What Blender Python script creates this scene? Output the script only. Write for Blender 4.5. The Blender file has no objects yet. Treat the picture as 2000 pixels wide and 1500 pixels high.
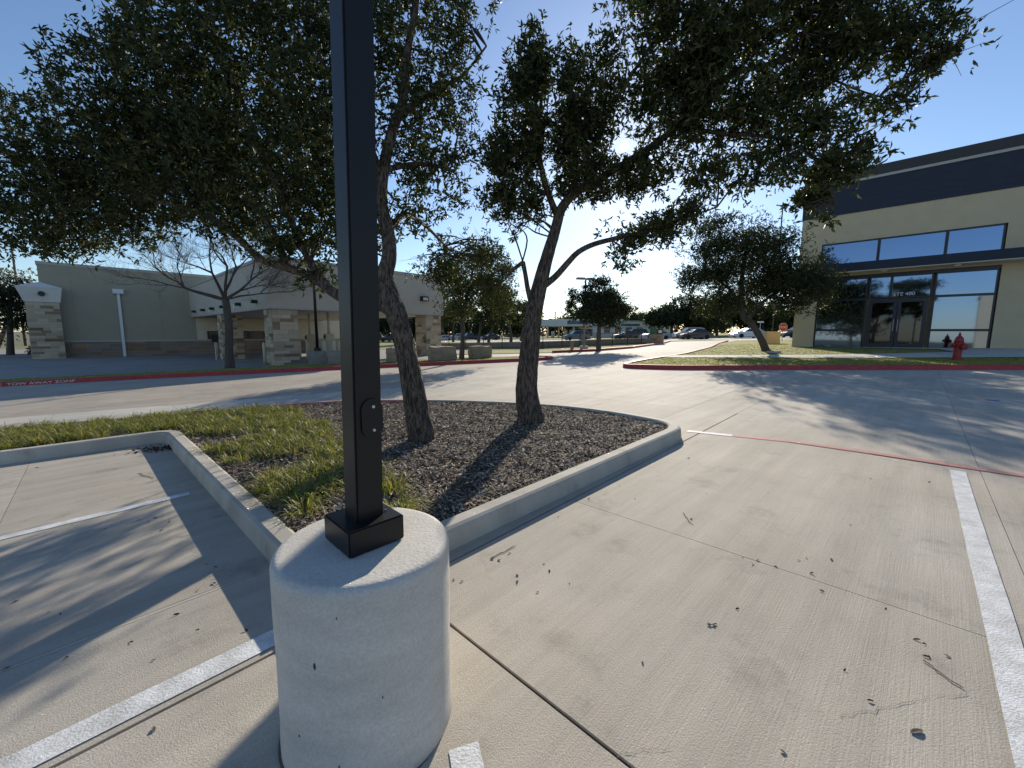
import bpy, bmesh, math, random
import numpy as np
from mathutils import Vector, Matrix
random.seed(7); RNG = np.random.default_rng(7)
C = bpy.context.scene.collection
rad = math.radians

# ------------------------------------------------------------------ camera, sky, sun
CAM_H, FPX, PITCH, ROLL = 1.45, 800.0, rad(7.125), rad(0.3)
SUN_EL, SUN_AZ = rad(22.46), rad(14.33)          # azimuth: to the right of +Y
scene = bpy.context.scene
cd = bpy.data.cameras.new('camera'); cam = bpy.data.objects.new('camera', cd); C.objects.link(cam)
cd.sensor_width = 36.0; cd.lens = 36.0 * FPX / 2000.0; cd.clip_start = 0.02; cd.clip_end = 6000
cam.matrix_world = Matrix.Translation((0, 0, CAM_H)) @ Matrix.Rotation(math.pi / 2 - PITCH, 4, 'X') @ Matrix.Rotation(ROLL, 4, 'Z')
scene.camera = cam
w = bpy.data.worlds.new('World'); scene.world = w; w.use_nodes = True
wn = w.node_tree.nodes; wl = w.node_tree.links
sky = wn.new('ShaderNodeTexSky'); sky.sky_type = 'NISHITA'; sky.sun_disc = False
sky.sun_elevation = SUN_EL; sky.sun_rotation = SUN_AZ
sky.air_density = 1.0; sky.dust_density = 0.22; sky.ozone_density = 2.6; sky.altitude = 200
wn['Background'].inputs['Strength'].default_value = 0.112
tint = wn.new('ShaderNodeVectorMath'); tint.operation = 'MULTIPLY'; tint.inputs[1].default_value = (.96, .995, 1.05)
wl.new(sky.outputs[0], tint.inputs[0]); wl.new(tint.outputs[0], wn['Background'].inputs['Color'])
sd = bpy.data.lights.new('sun_lamp', 'SUN'); so = bpy.data.objects.new('sun_lamp', sd); C.objects.link(so)
sd.energy = 4.6; sd.angle = rad(0.53); sd.color = (1.0, 0.90, 0.74)
SUN = Vector((math.sin(SUN_AZ) * math.cos(SUN_EL), math.cos(SUN_AZ) * math.cos(SUN_EL), math.sin(SUN_EL)))
so.rotation_euler = SUN.to_track_quat('Z', 'Y').to_euler()
so.location = (0, 0, 30)
vs = scene.view_settings
vs.view_transform = 'Standard'; vs.look = 'None'; vs.exposure = 0.36; vs.gamma = 1.0
scene.render.engine = 'CYCLES'

# ------------------------------------------------------------------ pixels to places
def ray(px, py):
    x, y = px - 1000.0, 750.0 - py
    c, s = math.cos(ROLL), math.sin(ROLL)
    x, y = c * x - s * y, s * x + c * y
    return Vector((x, FPX * math.cos(PITCH) + y * math.sin(PITCH), -FPX * math.sin(PITCH) + y * math.cos(PITCH)))
def sm(a, b, x):
    t = min(1, max(0, (x - a) / (b - a))); return t * t * (3 - 2 * t)
def g(x, y):                                       # the ground: falls gently to the left
    return .0289 * max(-20, min(60, x)) + .0049 * min(y, 24) - .25 * sm(22, 60, y)
def at(px, py, h=0.0):                             # where a pixel meets the ground (+h)
    d = ray(px, py); lo, hi = 0.0, 250.0 / d.y
    for _ in range(60):
        m = (lo + hi) / 2; p = d * m
        if CAM_H + p.z > g(p.x, p.y) + h: lo = m
        else: hi = m
    p = d * lo; return Vector((p.x, p.y, CAM_H + p.z))
def aty(px, py, Y):
    d = ray(px, py) * 1.0; p = d * (Y / d.y); return Vector((p.x, p.y, CAM_H + p.z))
def gv(x, y, h=0.0): return Vector((x, y, g(x, y) + h))

# ------------------------------------------------------------------ mesh helpers
class MB:
    def __init__(s): s.v = []; s.f = []
    def add(s, vs_, fs):
        o = len(s.v); s.v += [tuple(v) for v in vs_]; s.f += [tuple(i + o for i in f) for f in fs]; return s
    def frame_box(s, o, ax, ay, az):               # origin corner + three edge vectors
        o, ax, ay, az = map(Vector, (o, ax, ay, az))
        v = [o, o + ax, o + ax + ay, o + ay]; v += [p + az for p in v]
        return s.add(v, [(0, 3, 2, 1), (4, 5, 6, 7), (0, 1, 5, 4), (1, 2, 6, 5), (2, 3, 7, 6), (3, 0, 4, 7)])
    def box(s, c, size, rz=0.0):
        c = Vector(c); R = Matrix.Rotation(rz, 3, 'Z')
        ax, ay, az = R @ Vector((size[0], 0, 0)), R @ Vector((0, size[1], 0)), Vector((0, 0, size[2]))
        return s.frame_box(c - (ax + ay + az) / 2, ax, ay, az)
    def prism(s, poly, z0, z1):
        n = len(poly); v = [(p[0], p[1], z0 if not callable(z0) else z0(*p)) for p in poly] + [(p[0], p[1], z1 if not callable(z1) else z1(*p)) for p in poly]
        return s.add(v, [tuple(range(n - 1, -1, -1)), tuple(range(n, 2 * n))] + [(i, (i + 1) % n, n + (i + 1) % n, n + i) for i in range(n)])
    def tube(s, pts, rr, n=8, cap=True, wob=None):
        pts = [Vector(p) for p in pts]; rings = []
        up = Vector((0.13, 0.97, 0.2)); o = len(s.v)
        for i, p in enumerate(pts):
            t = (pts[min(i + 1, len(pts) - 1)] - pts[max(i - 1, 0)]).normalized()
            a = t.cross(up)
            if a.length < 1e-3: a = t.cross(Vector((1, 0, 0)))
            a.normalize(); b = t.cross(a)
            for k in range(n):
                an = 2 * math.pi * k / n; r = rr[i]
                if wob: r *= wob(i, k, p)
                s.v.append(tuple(p + (a * math.cos(an) + b * math.sin(an)) * r))
        for i in range(len(pts) - 1):
            for k in range(n):
                k2 = (k + 1) % n
                s.f.append((o + i * n + k, o + i * n + k2, o + (i + 1) * n + k2, o + (i + 1) * n + k))
        if cap:
            s.f.append(tuple(o + k for k in range(n - 1, -1, -1))); e = o + (len(pts) - 1) * n
            s.f.append(tuple(e + k for k in range(n)))
        return s
    def lathe(s, prof, c=(0, 0, 0), n=24, axis='Z'):
        o = len(s.v); c = Vector(c)
        for r, z in prof:
            for k in range(n):
                a = 2 * math.pi * k / n; x, y = r * math.cos(a), r * math.sin(a)
                p = (x, y, z) if axis == 'Z' else ((z, x, y) if axis == 'X' else (x, z, y))
                s.v.append(tuple(c + Vector(p)))
        m = len(prof)
        for i in range(m - 1):
            for k in range(n):
                k2 = (k + 1) % n; s.f.append((o + i * n + k, o + i * n + k2, o + (i + 1) * n + k2, o + (i + 1) * n + k))
        s.f.append(tuple(o + k for k in range(n - 1, -1, -1))); s.f.append(tuple(o + (m - 1) * n + k for k in range(n)))
        return s
    def mesh(s, name, m, smooth=False, bevel=0):
        me = bpy.data.meshes.new(name); me.from_pydata(s.v, [], s.f)
        bm = bmesh.new(); bm.from_mesh(me)
        if bevel: bmesh.ops.bevel(bm, geom=[e for e in bm.edges if len(e.link_faces) == 2 and e.calc_face_angle() > .6], offset=bevel, segments=2, affect='EDGES', clamp_overlap=True)
        bmesh.ops.recalc_face_normals(bm, faces=bm.faces); bm.to_mesh(me); bm.free()
        me.materials.append(M[m] if isinstance(m, str) else m)
        if smooth: me.polygons.foreach_set('use_smooth', [True] * len(me.polygons))
        return me
    def build(s, name, m, parent=None, smooth=False, bevel=0):
        return link(name, s.mesh(name, m, smooth, bevel), parent)
def link(name, me, parent=None):
    o = bpy.data.objects.new(name, me); C.objects.link(o)
    if parent is not None:
        o.parent = parent
        if parent.get('wc'): o.location = -Vector(parent['wc'])
    return o
def thing(name, label, cat, loc, group=None):      # an Empty at the base; parts made in world coordinates
    o = bpy.data.objects.new(name, None); C.objects.link(o); o.location = loc; o['wc'] = tuple(loc)
    o.empty_display_size = .2
    return tag(o, label, cat, group)
def tag(o, label=None, cat=None, group=None, kind=None):
    for k, v in (('label', label), ('category', cat), ('group', group), ('kind', kind)):
        if v: o[k] = v
    return o
def sub(name, mb, m, part, **k):                   # sub-part: the part already carries the offset
    o = bpy.data.objects.new(name, mb.mesh(name, m, **k)); C.objects.link(o); o.parent = part; return o
def copy_tree(o, parent=None):
    c = o.copy(); C.objects.link(c); c.parent = parent
    for ch in o.children: copy_tree(ch, c)
    return c
def drape(name, poly, dz, m, res=1.5, kind='structure', fn=None, smooth=True):
    me = bpy.data.meshes.new(name); bm = bmesh.new()
    bm.faces.new([bm.verts.new((p[0], p[1], 0)) for p in poly])
    for ax in (0, 1):
        a, b = min(p[ax] for p in poly), max(p[ax] for p in poly)
        k = math.ceil(a / res)
        while k * res < b:
            co = [0, 0, 0]; no = [0, 0, 0]; co[ax] = k * res; no[ax] = 1
            bmesh.ops.bisect_plane(bm, geom=bm.verts[:] + bm.edges[:] + bm.faces[:], plane_co=co, plane_no=no); k += 1
    bmesh.ops.triangulate(bm, faces=[f for f in bm.faces if len(f.verts) > 4])
    for v in bm.verts: v.co.z = g(v.co.x, v.co.y) + dz + (fn(v.co.x, v.co.y) if fn else 0)
    bmesh.ops.recalc_face_normals(bm, faces=bm.faces)
    if sum(f.normal.z for f in bm.faces) < 0: bmesh.ops.reverse_faces(bm, faces=bm.faces)
    bm.to_mesh(me); bm.free(); me.materials.append(M[m])
    if smooth: me.polygons.foreach_set('use_smooth', [True] * len(me.polygons))
    return tag(link(name, me), kind=kind)
def inpoly(x, y, P):
    r = False; j = len(P) - 1
    for i in range(len(P)):
        if (P[i][1] > y) != (P[j][1] > y) and x < (P[j][0] - P[i][0]) * (y - P[i][1]) / (P[j][1] - P[i][1]) + P[i][0]: r = not r
        j = i
    return r

# ------------------------------------------------------------------ materials
M = {}
def mat(name, col, rough=.8, var=.15, scale=6., bump=.0, bscale=40., metal=0., spec=.5, detail=6, col2=None, stretch=None, rnd=0., rot=0., fine=0., fscale=200.):
    m = bpy.data.materials.new(name); m.use_nodes = True; n = m.node_tree.nodes; l = m.node_tree.links
    b = n['Principled BSDF']; b.inputs['Roughness'].default_value = rough; b.inputs['Metallic'].default_value = metal
    b.inputs['Specular IOR Level'].default_value = spec
    tc = n.new('ShaderNodeTexCoord'); mp = n.new('ShaderNodeMapping'); l.new(tc.outputs['Object'], mp.inputs['Vector'])
    mp.inputs['Rotation'].default_value[2] = rot
    if stretch: mp.inputs['Scale'].default_value = stretch
    nz = n.new('ShaderNodeTexNoise'); nz.inputs['Scale'].default_value = scale; nz.inputs['Detail'].default_value = detail; nz.inputs['Roughness'].default_value = .62
    l.new(mp.outputs[0], nz.inputs['Vector'])
    cr = n.new('ShaderNodeValToRGB'); c2 = col2 or tuple(c * (1 - var) for c in col); c1 = tuple(c * (1 + var) for c in col)
    cr.color_ramp.elements[0].position = .3; cr.color_ramp.elements[1].position = .7
    cr.color_ramp.elements[0].color = (*c2, 1); cr.color_ramp.elements[1].color = (*c1, 1)
    l.new(nz.outputs['Fac'], cr.inputs[0]); out = cr.outputs[0]
    if fine:
        nf = n.new('ShaderNodeTexNoise'); nf.inputs['Scale'].default_value = fscale; nf.inputs['Detail'].default_value = 3
        l.new(tc.outputs['Object'], nf.inputs['Vector'])
        mr = n.new('ShaderNodeMapRange'); mr.inputs[1].default_value = .3; mr.inputs[2].default_value = .7; mr.inputs[3].default_value = 1 - fine; mr.inputs[4].default_value = 1 + fine
        l.new(nf.outputs['Fac'], mr.inputs[0])
        mx = n.new('ShaderNodeVectorMath'); mx.operation = 'SCALE'; l.new(out, mx.inputs[0]); l.new(mr.outputs[0], mx.inputs['Scale']); out = mx.outputs[0]
    if rnd:
        oi = n.new('ShaderNodeObjectInfo'); mr = n.new('ShaderNodeMapRange'); mr.inputs[3].default_value = 1 - rnd; mr.inputs[4].default_value = 1 + rnd
        l.new(oi.outputs['Random'], mr.inputs[0])
        mx = n.new('ShaderNodeVectorMath'); mx.operation = 'SCALE'; l.new(out, mx.inputs[0]); l.new(mr.outputs[0], mx.inputs['Scale']); out = mx.outputs[0]
    l.new(out, b.inputs['Base Color'])
    if bump:
        nb = n.new('ShaderNodeTexNoise'); nb.inputs['Scale'].default_value = bscale; nb.inputs['Detail'].default_value = 5
        l.new(mp.outputs[0], nb.inputs['Vector'])
        bp = n.new('ShaderNodeBump'); bp.inputs['Strength'].default_value = bump; bp.inputs['Distance'].default_value = .02
        l.new(nb.outputs['Fac'], bp.inputs['Height']); l.new(bp.outputs[0], b.inputs['Normal'])
    M[name] = m; return m
def concrete(name, col, rot, broom=1.0, stain=.55):
    m = mat(name, col, .84, .15, .7, detail=10, rnd=.075, fine=.16, fscale=230); n = m.node_tree.nodes; l = m.node_tree.links
    b = n['Principled BSDF']; tc = [x for x in n if x.type == 'TEX_COORD'][0]
    prev = b.inputs['Base Color'].links[0].from_socket
    mp = n.new('ShaderNodeMapping'); mp.vector_type = 'TEXTURE'; mp.inputs['Rotation'].default_value[2] = -rot; mp.inputs['Scale'].default_value = (.45, .0067, 1)
    l.new(tc.outputs['Object'], mp.inputs['Vector'])
    br = n.new('ShaderNodeTexNoise'); br.inputs['Scale'].default_value = 1; br.inputs['Detail'].default_value = 4; br.inputs['Roughness'].default_value = .7
    l.new(mp.outputs[0], br.inputs['Vector'])
    mp2 = n.new('ShaderNodeMapping'); mp2.vector_type = 'TEXTURE'; mp2.inputs['Rotation'].default_value[2] = -rot; mp2.inputs['Scale'].default_value = (2.8, .18, 1)
    l.new(tc.outputs['Object'], mp2.inputs['Vector'])
    st = n.new('ShaderNodeTexNoise'); st.inputs['Scale'].default_value = 1; st.inputs['Detail'].default_value = 7; l.new(mp2.outputs[0], st.inputs['Vector'])
    bl = n.new('ShaderNodeTexNoise'); bl.inputs['Scale'].default_value = 2.3; bl.inputs['Detail'].default_value = 8; bl.inputs['Roughness'].default_value = .7
    l.new(tc.outputs['Object'], bl.inputs['Vector'])
    def rng(src, a, b_, lo, hi):
        r = n.new('ShaderNodeMapRange'); r.inputs[1].default_value = a; r.inputs[2].default_value = b_; r.inputs[3].default_value = lo; r.inputs[4].default_value = hi
        l.new(src, r.inputs[0]); return r.outputs[0]
    def mul(a, f):
        x = n.new('ShaderNodeVectorMath'); x.operation = 'SCALE'; l.new(a, x.inputs[0]); l.new(f, x.inputs['Scale']); return x.outputs[0]
    o = mul(prev, rng(br.outputs['Fac'], .3, .7, 1 - .11 * broom, 1 + .08 * broom))
    o = mul(o, rng(st.outputs['Fac'], .3, .7, .86, 1.10))
    o = mul(o, rng(bl.outputs['Fac'], .28, .45, stain, 1.0))
    wp = n.new('ShaderNodeVectorMath'); wp.operation = 'MULTIPLY_ADD'; wp.inputs[1].default_value = (.16, .16, .16); l.new(bl.outputs['Color'], wp.inputs[0]); l.new(tc.outputs['Object'], wp.inputs[2])
    vo = n.new('ShaderNodeTexVoronoi'); vo.inputs['Scale'].default_value = 1.25; l.new(wp.outputs[0], vo.inputs['Vector'])   # old drips
    o = mul(o, rng(vo.outputs['Distance'], .04, .13, .80, 1.0))
    big = n.new('ShaderNodeTexNoise'); big.inputs['Scale'].default_value = .33; big.inputs['Detail'].default_value = 6; l.new(tc.outputs['Object'], big.inputs['Vector'])
    hue = n.new('ShaderNodeMix'); hue.data_type = 'RGBA'; hue.blend_type = 'MULTIPLY'; hue.inputs[7].default_value = (.93, .955, 1.0, 1)
    l.new(rng(big.outputs['Fac'], .38, .62, 0, 1), hue.inputs[0]); l.new(o, hue.inputs[6]); o = hue.outputs[2]
    l.new(o, b.inputs['Base Color'])
    bp = n.new('ShaderNodeBump'); bp.inputs['Strength'].default_value = .45 * broom + .1; bp.inputs['Distance'].default_value = .004
    nf = n.new('ShaderNodeTexNoise'); nf.inputs['Scale'].default_value = 160; nf.inputs['Detail'].default_value = 4; l.new(tc.outputs['Object'], nf.inputs['Vector'])
    ad = n.new('ShaderNodeMath'); l.new(br.outputs['Fac'], ad.inputs[0]); l.new(nf.outputs['Fac'], ad.inputs[1])
    l.new(ad.outputs[0], bp.inputs['Height']); l.new(bp.outputs[0], b.inputs['Normal'])
    return m
def colattr(name, rough=.6, trans=0., spec=.4, tmul=(1.6, 1.7, .6)):
    m = bpy.data.materials.new(name); m.use_nodes = True; n = m.node_tree.nodes; l = m.node_tree.links
    b = n['Principled BSDF']; b.inputs['Roughness'].default_value = rough; b.inputs['Specular IOR Level'].default_value = spec
    a = n.new('ShaderNodeAttribute'); a.attribute_name = 'col'; l.new(a.outputs['Color'], b.inputs['Base Color'])
    if trans:
        t = n.new('ShaderNodeBsdfTranslucent'); vm = n.new('ShaderNodeVectorMath'); vm.operation = 'MULTIPLY'; vm.inputs[1].default_value = tmul
        l.new(a.outputs['Color'], vm.inputs[0]); l.new(vm.outputs[0], t.inputs['Color'])
        mx = n.new('ShaderNodeMixShader'); mx.inputs[0].default_value = trans
        l.new(b.outputs[0], mx.inputs[1]); l.new(t.outputs[0], mx.inputs[2]); l.new(mx.outputs[0], n['Material Output'].inputs['Surface'])
    M[name] = m; return m
UANG = math.atan2(.70, .715)                        # the parking grid lies at about 45 degrees
concrete('concrete_lot', (.465, .415, .34), -UANG, 1.0, .70)
concrete('concrete_gutter', (.47, .44, .375), -rad(21), .6, .75)
concrete('concrete_road', (.36, .31, .245), -rad(21), .5, .72)
concrete('concrete_lane', (.25, .235, .21), -rad(40), .5, .7)
concrete('concrete_kerb', (.45, .415, .35), 0, .0, .62)
concrete('sidewalk', (.50, .47, .41), .5, .5, .8)
mat('joint', (.085, .075, .06), .95, .4, 20, .4, 60)
mat('base_paint', (.62, .59, .54), .75, .05, 3.2, .14, 90, fine=.10, fscale=110, stretch=(1, 1, 3.0), col2=(.50, .475, .43), detail=10)
mat('white_paint', (.74, .75, .76), .7, .10, 9, .25, 120, fine=.12, fscale=90, col2=(.52, .52, .50))
mat('red_paint', (.42, .035, .04), .6, .2, 6, .2, 60, fine=.15, fscale=60, col2=(.27, .03, .035))
mat('faded_red', (.50, .16, .14), .75, .2, 6, .2, 90, fine=.2, fscale=60, col2=(.42, .22, .19))
mat('black_metal', (.010, .010, .011), .38, .1, 8, .04, 300, spec=.35)
mat('screw_steel', (.6, .6, .6), .3, .05, 20, metal=1.)
mat('soil', (.075, .058, .045), .95, .35, 14, .8, 50)
mat('bark', (.145, .112, .085), .95, .25, 9, 1.0, 9, stretch=(4.5, 4.5, 1.0), fine=.3, fscale=70, col2=(.035, .029, .025))
[x for x in M['bark'].node_tree.nodes if x.type == 'BUMP'][0].inputs['Distance'].default_value = .06
cr_ = [x for x in M['bark'].node_tree.nodes if x.type == 'VALTORGB'][0].color_ramp.elements; cr_[0].position = .41; cr_[1].position = .60
mat('bark_far', (.09, .075, .062), .95, .3, 6, .5, 20, stretch=(3, 3, .6))
mat('twig', (.06, .05, .042), .9, .2, 10)
mat('lawn_soil', (.22, .215, .045), .95, .35, 3.0, .6, 30, fine=.3, fscale=60)
mat('dry_ground', (.14, .13, .07), .95, .3, .25, .3, 8)
mat('stucco_tan', (.56, .46, .30), .85, .05, 2.0, .35, 130, fine=.05)
mat('stucco_olive', (.36, .325, .235), .85, .05, 1.2, .3, 110, fine=.05)
mat('stucco_grey', (.50, .44, .355), .85, .05, 1.2, .3, 110, fine=.05)
mat('stucco_cream', (.62, .56, .42), .85, .05, 1.5, .3, 110)
mat('stucco_white', (.70, .66, .58), .85, .05, 1.5, .2, 110)
mat('soffit', (.72, .66, .54), .8, .03, 2)
mat('navy_metal', (.008, .015, .036), .45, .12, 3, .5, 9, stretch=(.2, .2, 22))
mat('navy_frame', (.008, .012, .028), .35, .1, 5)
mat('dark_cap', (.035, .032, .032), .6, .15, 4)
mat('light_trim', (.42, .40, .36), .7, .05, 4)
mat('trim_white', (.72, .72, .70), .6, .05, 4)
mat('limestone', (.52, .42, .29), .9, .16, 9, .6, 30, rnd=.22, fine=.12, fscale=60)
mat('limestone_brown', (.27, .185, .115), .9, .2, 9, .6, 30, rnd=.3, fine=.12, fscale=60)
mat('stone_wainscot', (.24, .195, .15), .9, .14, 8, .5, 30, rnd=.18)
mat('mortar', (.36, .33, .27), .95, .1, 20, .3, 60)
mat('block_stone', (.30, .24, .17), .95, .25, 3, .8, 12, fine=.2, fscale=40)
mat('rough_conc', (.25, .235, .21), .95, .15, 4, .5, 30)
mat('hydrant_red', (.30, .013, .02), .4, .1, 10, .1, 60)
mat('steel_grey', (.30, .30, .31), .5, .1, 6, metal=.6)
mat('galv', (.42, .42, .42), .55, .1, 6, metal=.4)
mat('kiosk_tan', (.52, .46, .34), .6, .05, 5)
mat('bollard_tan', (.60, .54, .40), .6, .05, 5)
mat('sign_black', (.012, .013, .014), .4, .1, 8)
mat('sign_green', (.04, .42, .18), .5, .1, 8)
mat('sign_red', (.50, .045, .03), .5, .1, 8)
mat('sign_white', (.75, .75, .73), .6, .05, 8)
mat('lamp_lens', (.60, .60, .56), .3, .05, 8)
mat('box_green', (.03, .12, .07), .6, .1, 6)
mat('wood_pole', (.11, .085, .065), .9, .2, 4, .4, 30)
mat('wire', (.02, .02, .02), .6)
mat('tyre', (.015, .015, .015), .8, .1, 20)
mat('rim', (.40, .40, .41), .35, .05, 8, metal=.8)
mat('head_lens', (.75, .75, .72), .15, .05, 8)
mat('tail_lens', (.30, .012, .012), .2, .05, 8)
mat('dead_leaf', (.040, .028, .020), .8, .3, 60)
mat('dead_leaf_tan', (.20, .13, .075), .8, .3, 60)
mat('stain', (.20, .185, .155), .9, .25, 12)
mat('crack', (.24, .215, .175), .95, .2, 20)
mat('blue_paint', (.03, .10, .42), .6, .1, 20)
for nm, c_ in dict(car_white=(.72, .72, .72), car_black=(.012, .013, .016), car_navy=(.02, .03, .055), car_silver=(.38, .39, .40), car_grey=(.12, .13, .145), car_slate=(.09, .12, .15)).items():
    mat(nm, c_, .22, .03, 4, spec=.7)
def glassm(name, col, rough=.03, metal=1.0):
    m = mat(name, col, rough, .02, .6, .012, 1.5, metal=metal, spec=.8); return m
glassm('store_glass', (.15, .21, .33)); glassm('door_glass', (.045, .05, .062)); glassm('car_glass', (.02, .022, .026), .06, .0); glassm('dark_glass', (.03, .03, .035), .1, .3)
colattr('leaf', .55, .20, .25); colattr('leaf_far', .6, .14, .3); colattr('chip', .85); colattr('blade', .5, .35, .35, (1.3, 1.35, .7))

# ------------------------------------------------------------------ vectorised leaf clouds
def cloud_mesh(name, V, F, col, m):
    V = np.asarray(V, np.float32).reshape(-1, 3); F = np.asarray(F, np.int32); k = F.shape[1]
    me = bpy.data.meshes.new(name); me.vertices.add(len(V)); me.vertices.foreach_set('co', V.ravel())
    me.loops.add(F.size); me.loops.foreach_set('vertex_index', F.ravel())
    me.polygons.add(len(F)); me.polygons.foreach_set('loop_start', np.arange(0, F.size, k, dtype=np.int32))
    try: me.polygons.foreach_set('loop_total', np.full(len(F), k, np.int32))
    except Exception: pass
    me.update(calc_edges=True)
    a = me.color_attributes.new('col', 'FLOAT_COLOR', 'POINT')
    a.data.foreach_set('color', np.concatenate([col, np.ones((len(col), 1))], 1).astype(np.float32).ravel())
    me.materials.append(M[m]); me.validate(); return me
def unit(a): return a / (np.linalg.norm(a, axis=1, keepdims=True) + 1e-9)
PAL_OAK = np.array([(.034, .048, .019), (.046, .060, .022), (.025, .037, .016), (.072, .078, .029), (.12, .11, .042)])
PW_OAK = [.34, .27, .2, .13, .06]
def leaf_cloud(name, P, D, L, W, m='leaf', pal=PAL_OAK, pw=PW_OAK):
    """P base points, D directions: each leaf is two triangles folded on the midrib"""
    n = len(P); D = unit(D); S = unit(np.cross(D, RNG.normal(size=(n, 3)))); N = np.cross(S, D)
    l = (L * RNG.uniform(.65, 1.3, n))[:, None]; wd = (W * RNG.uniform(.7, 1.25, n))[:, None]
    mid = P + D * l * .52; fold = N * wd * .45
    tip = P + D * l - N * l * RNG.uniform(-.05, .25, n)[:, None]
    V = np.stack([P, mid + S * wd + fold, tip, mid - S * wd + fold], 1).reshape(-1, 3)
    i = np.arange(n)[:, None] * 4
    F = np.concatenate([i + np.array([[0, 1, 2]]), i + np.array([[0, 2, 3]])], 0)
    c = pal[RNG.choice(len(pal), n, p=pw)] * RNG.uniform(.7, 1.35, n)[:, None]
    return cloud_mesh(name, V, F, np.repeat(c, 4, 0), m)
def pseudo(P, s, k):
    a = P * s
    return (np.sin(a[:, 0] * 1.3 + k) + np.sin(a[:, 1] * 1.7 + 2.1 * k + a[:, 2]) + np.sin(a[:, 2] * 1.9 + .7 * k - a[:, 0] * .6)) / 3
def blob_pts(c, r, n, gap=.0, gs=5., shell=.0, gs2=0):
    """n points in an ellipsoid, thinned by a noise so that the sky shows through"""
    out = []; tot = 0; k = RNG.uniform(0, 10)
    while tot < n:
        q = RNG.normal(size=(n * 2, 3)); q = unit(q) * (RNG.uniform(shell, 1, n * 2)[:, None] ** (1 / 2.2))
        p = np.asarray(c) + q * np.asarray(r)
        f = pseudo(p, gs, k) + (.7 * pseudo(p, gs2, k + 3) if gs2 else 0)
        p = p[f > gap + RNG.uniform(-.25, .25, len(p))]
        out.append(p); tot += len(p)
    return np.concatenate(out)[:n]
def sprigs(P, per, spread, L):
    """leaves in small bunches round sprig points"""
    n = len(P); ax = unit(RNG.normal(size=(n, 3)) + np.array([0, 0, .15]))
    B = np.repeat(P, per, 0); A = np.repeat(ax, per, 0)
    t = RNG.uniform(0, 1, len(B))[:, None]
    base = B + A * t * spread; D = unit(A * .7 + RNG.normal(size=B.shape) * .75)
    return base, D
def px_blob(px, py, z, rx, ry, rz=None):
    c = aty(px, py, z); k = z / FPX
    return (c.x, c.y, c.z), (rx * k * 1.02, rz or .55 * (rx + ry) * k, ry * k)
def smooth_path(pts, rr, sub_=4):
    P = [np.array(p) for p in pts]; out = []; ro = []
    for i in range(len(P) - 1):
        p0, p1, p2, p3 = P[max(i - 1, 0)], P[i], P[i + 1], P[min(i + 2, len(P) - 1)]
        for k in range(sub_):
            t = k / sub_
            out.append(.5 * ((2 * p1) + (-p0 + p2) * t + (2 * p0 - 5 * p1 + 4 * p2 - p3) * t * t + (-p0 + 3 * p1 - 3 * p2 + p3) * t ** 3))
            ro.append(rr[i] * (1 - t) + rr[i + 1] * t)
    out.append(P[-1]); ro.append(rr[-1]); return out, ro
SUNV = np.array(SUN); EYE = np.array((0, 0, CAM_H))

# ================================================================== THE SETTING
# terrain sheet to the horizon
def terrain():
    xs = sorted(set([-700, -400, -250, -160, -110, -80, -62] + list(range(-60, 64, 4)) + [80, 110, 160, 250, 400, 700]))
    ys = sorted(set([-120, -60, -30] + list(range(-12, 72, 4)) + [80, 100, 130, 180, 260, 400, 900]))
    v = [(x, y, g(x, y) - .10) for y in ys for x in xs]; nx = len(xs)
    f = [(j * nx + i, j * nx + i + 1, (j + 1) * nx + i + 1, (j + 1) * nx + i) for j in range(len(ys) - 1) for i in range(nx - 1)]
    mb = MB(); mb.add(v, f); tag(mb.build('ground', 'dry_ground', smooth=True), kind='structure')
terrain()

# concrete pavement: convex slabs cut by the joint lines (2-D), each an own piece
def cut(poly, p, d):
    nx, ny = -d[1], d[0]; A = []; B = []
    for i in range(len(poly)):
        a, b = poly[i], poly[(i + 1) % len(poly)]
        sa = (a[0] - p[0]) * nx + (a[1] - p[1]) * ny; sb = (b[0] - p[0]) * nx + (b[1] - p[1]) * ny
        (A if sa >= 0 else B).append(a)
        if sa * sb < 0:
            t = sa / (sa - sb); q = (a[0] + t * (b[0] - a[0]), a[1] + t * (b[1] - a[1])); A.append(q); B.append(q)
    return [P for P in (A, B) if len(P) > 2 and abs(area(P)) > .02]
def area(P): return sum(P[i - 1][0] * P[i][1] - P[i][0] * P[i - 1][1] for i in range(len(P))) / 2
def shrink(P, dist_):
    if area(P) < 0: P = P[::-1]
    n = len(P); L = []
    for i in range(n):
        a, b = P[i], P[(i + 1) % n]; dx, dy = b[0] - a[0], b[1] - a[1]; l = math.hypot(dx, dy)
        if l < 1e-4: continue
        dist = dist_(a, b) if callable(dist_) else dist_
        L.append(((a[0] - dy / l * dist, a[1] + dx / l * dist), (dx / l, dy / l)))
    out = []
    for i in range(len(L)):
        (p, d), (q, e) = L[i - 1], L[i]; det = d[0] * e[1] - d[1] * e[0]
        if abs(det) < 1e-6: out.append(q); continue
        t = ((q[0] - p[0]) * e[1] - (q[1] - p[1]) * e[0]) / det; out.append((p[0] + d[0] * t, p[1] + d[1] * t))
    return out
def pl(px, py, h=0.): q = at(px, py, h); return (q.x, q.y)
def direction(a, b): l = math.hypot(b[0] - a[0], b[1] - a[1]); return ((b[0] - a[0]) / l, (b[1] - a[1]) / l)
U2 = direction(pl(1840, 735), pl(2000, 1080)); U2 = (-U2[0], -U2[1]); V2 = (-U2[1], U2[0])
ROADP = (-6.98, 9.18); ROADD = direction((-9.87, 7.75), (-6.0, 9.55))
ROADN = (-ROADD[1], ROADD[0])
lot = tag(bpy.data.objects.new('parking_lot', None), kind='structure'); C.objects.link(lot)
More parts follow.
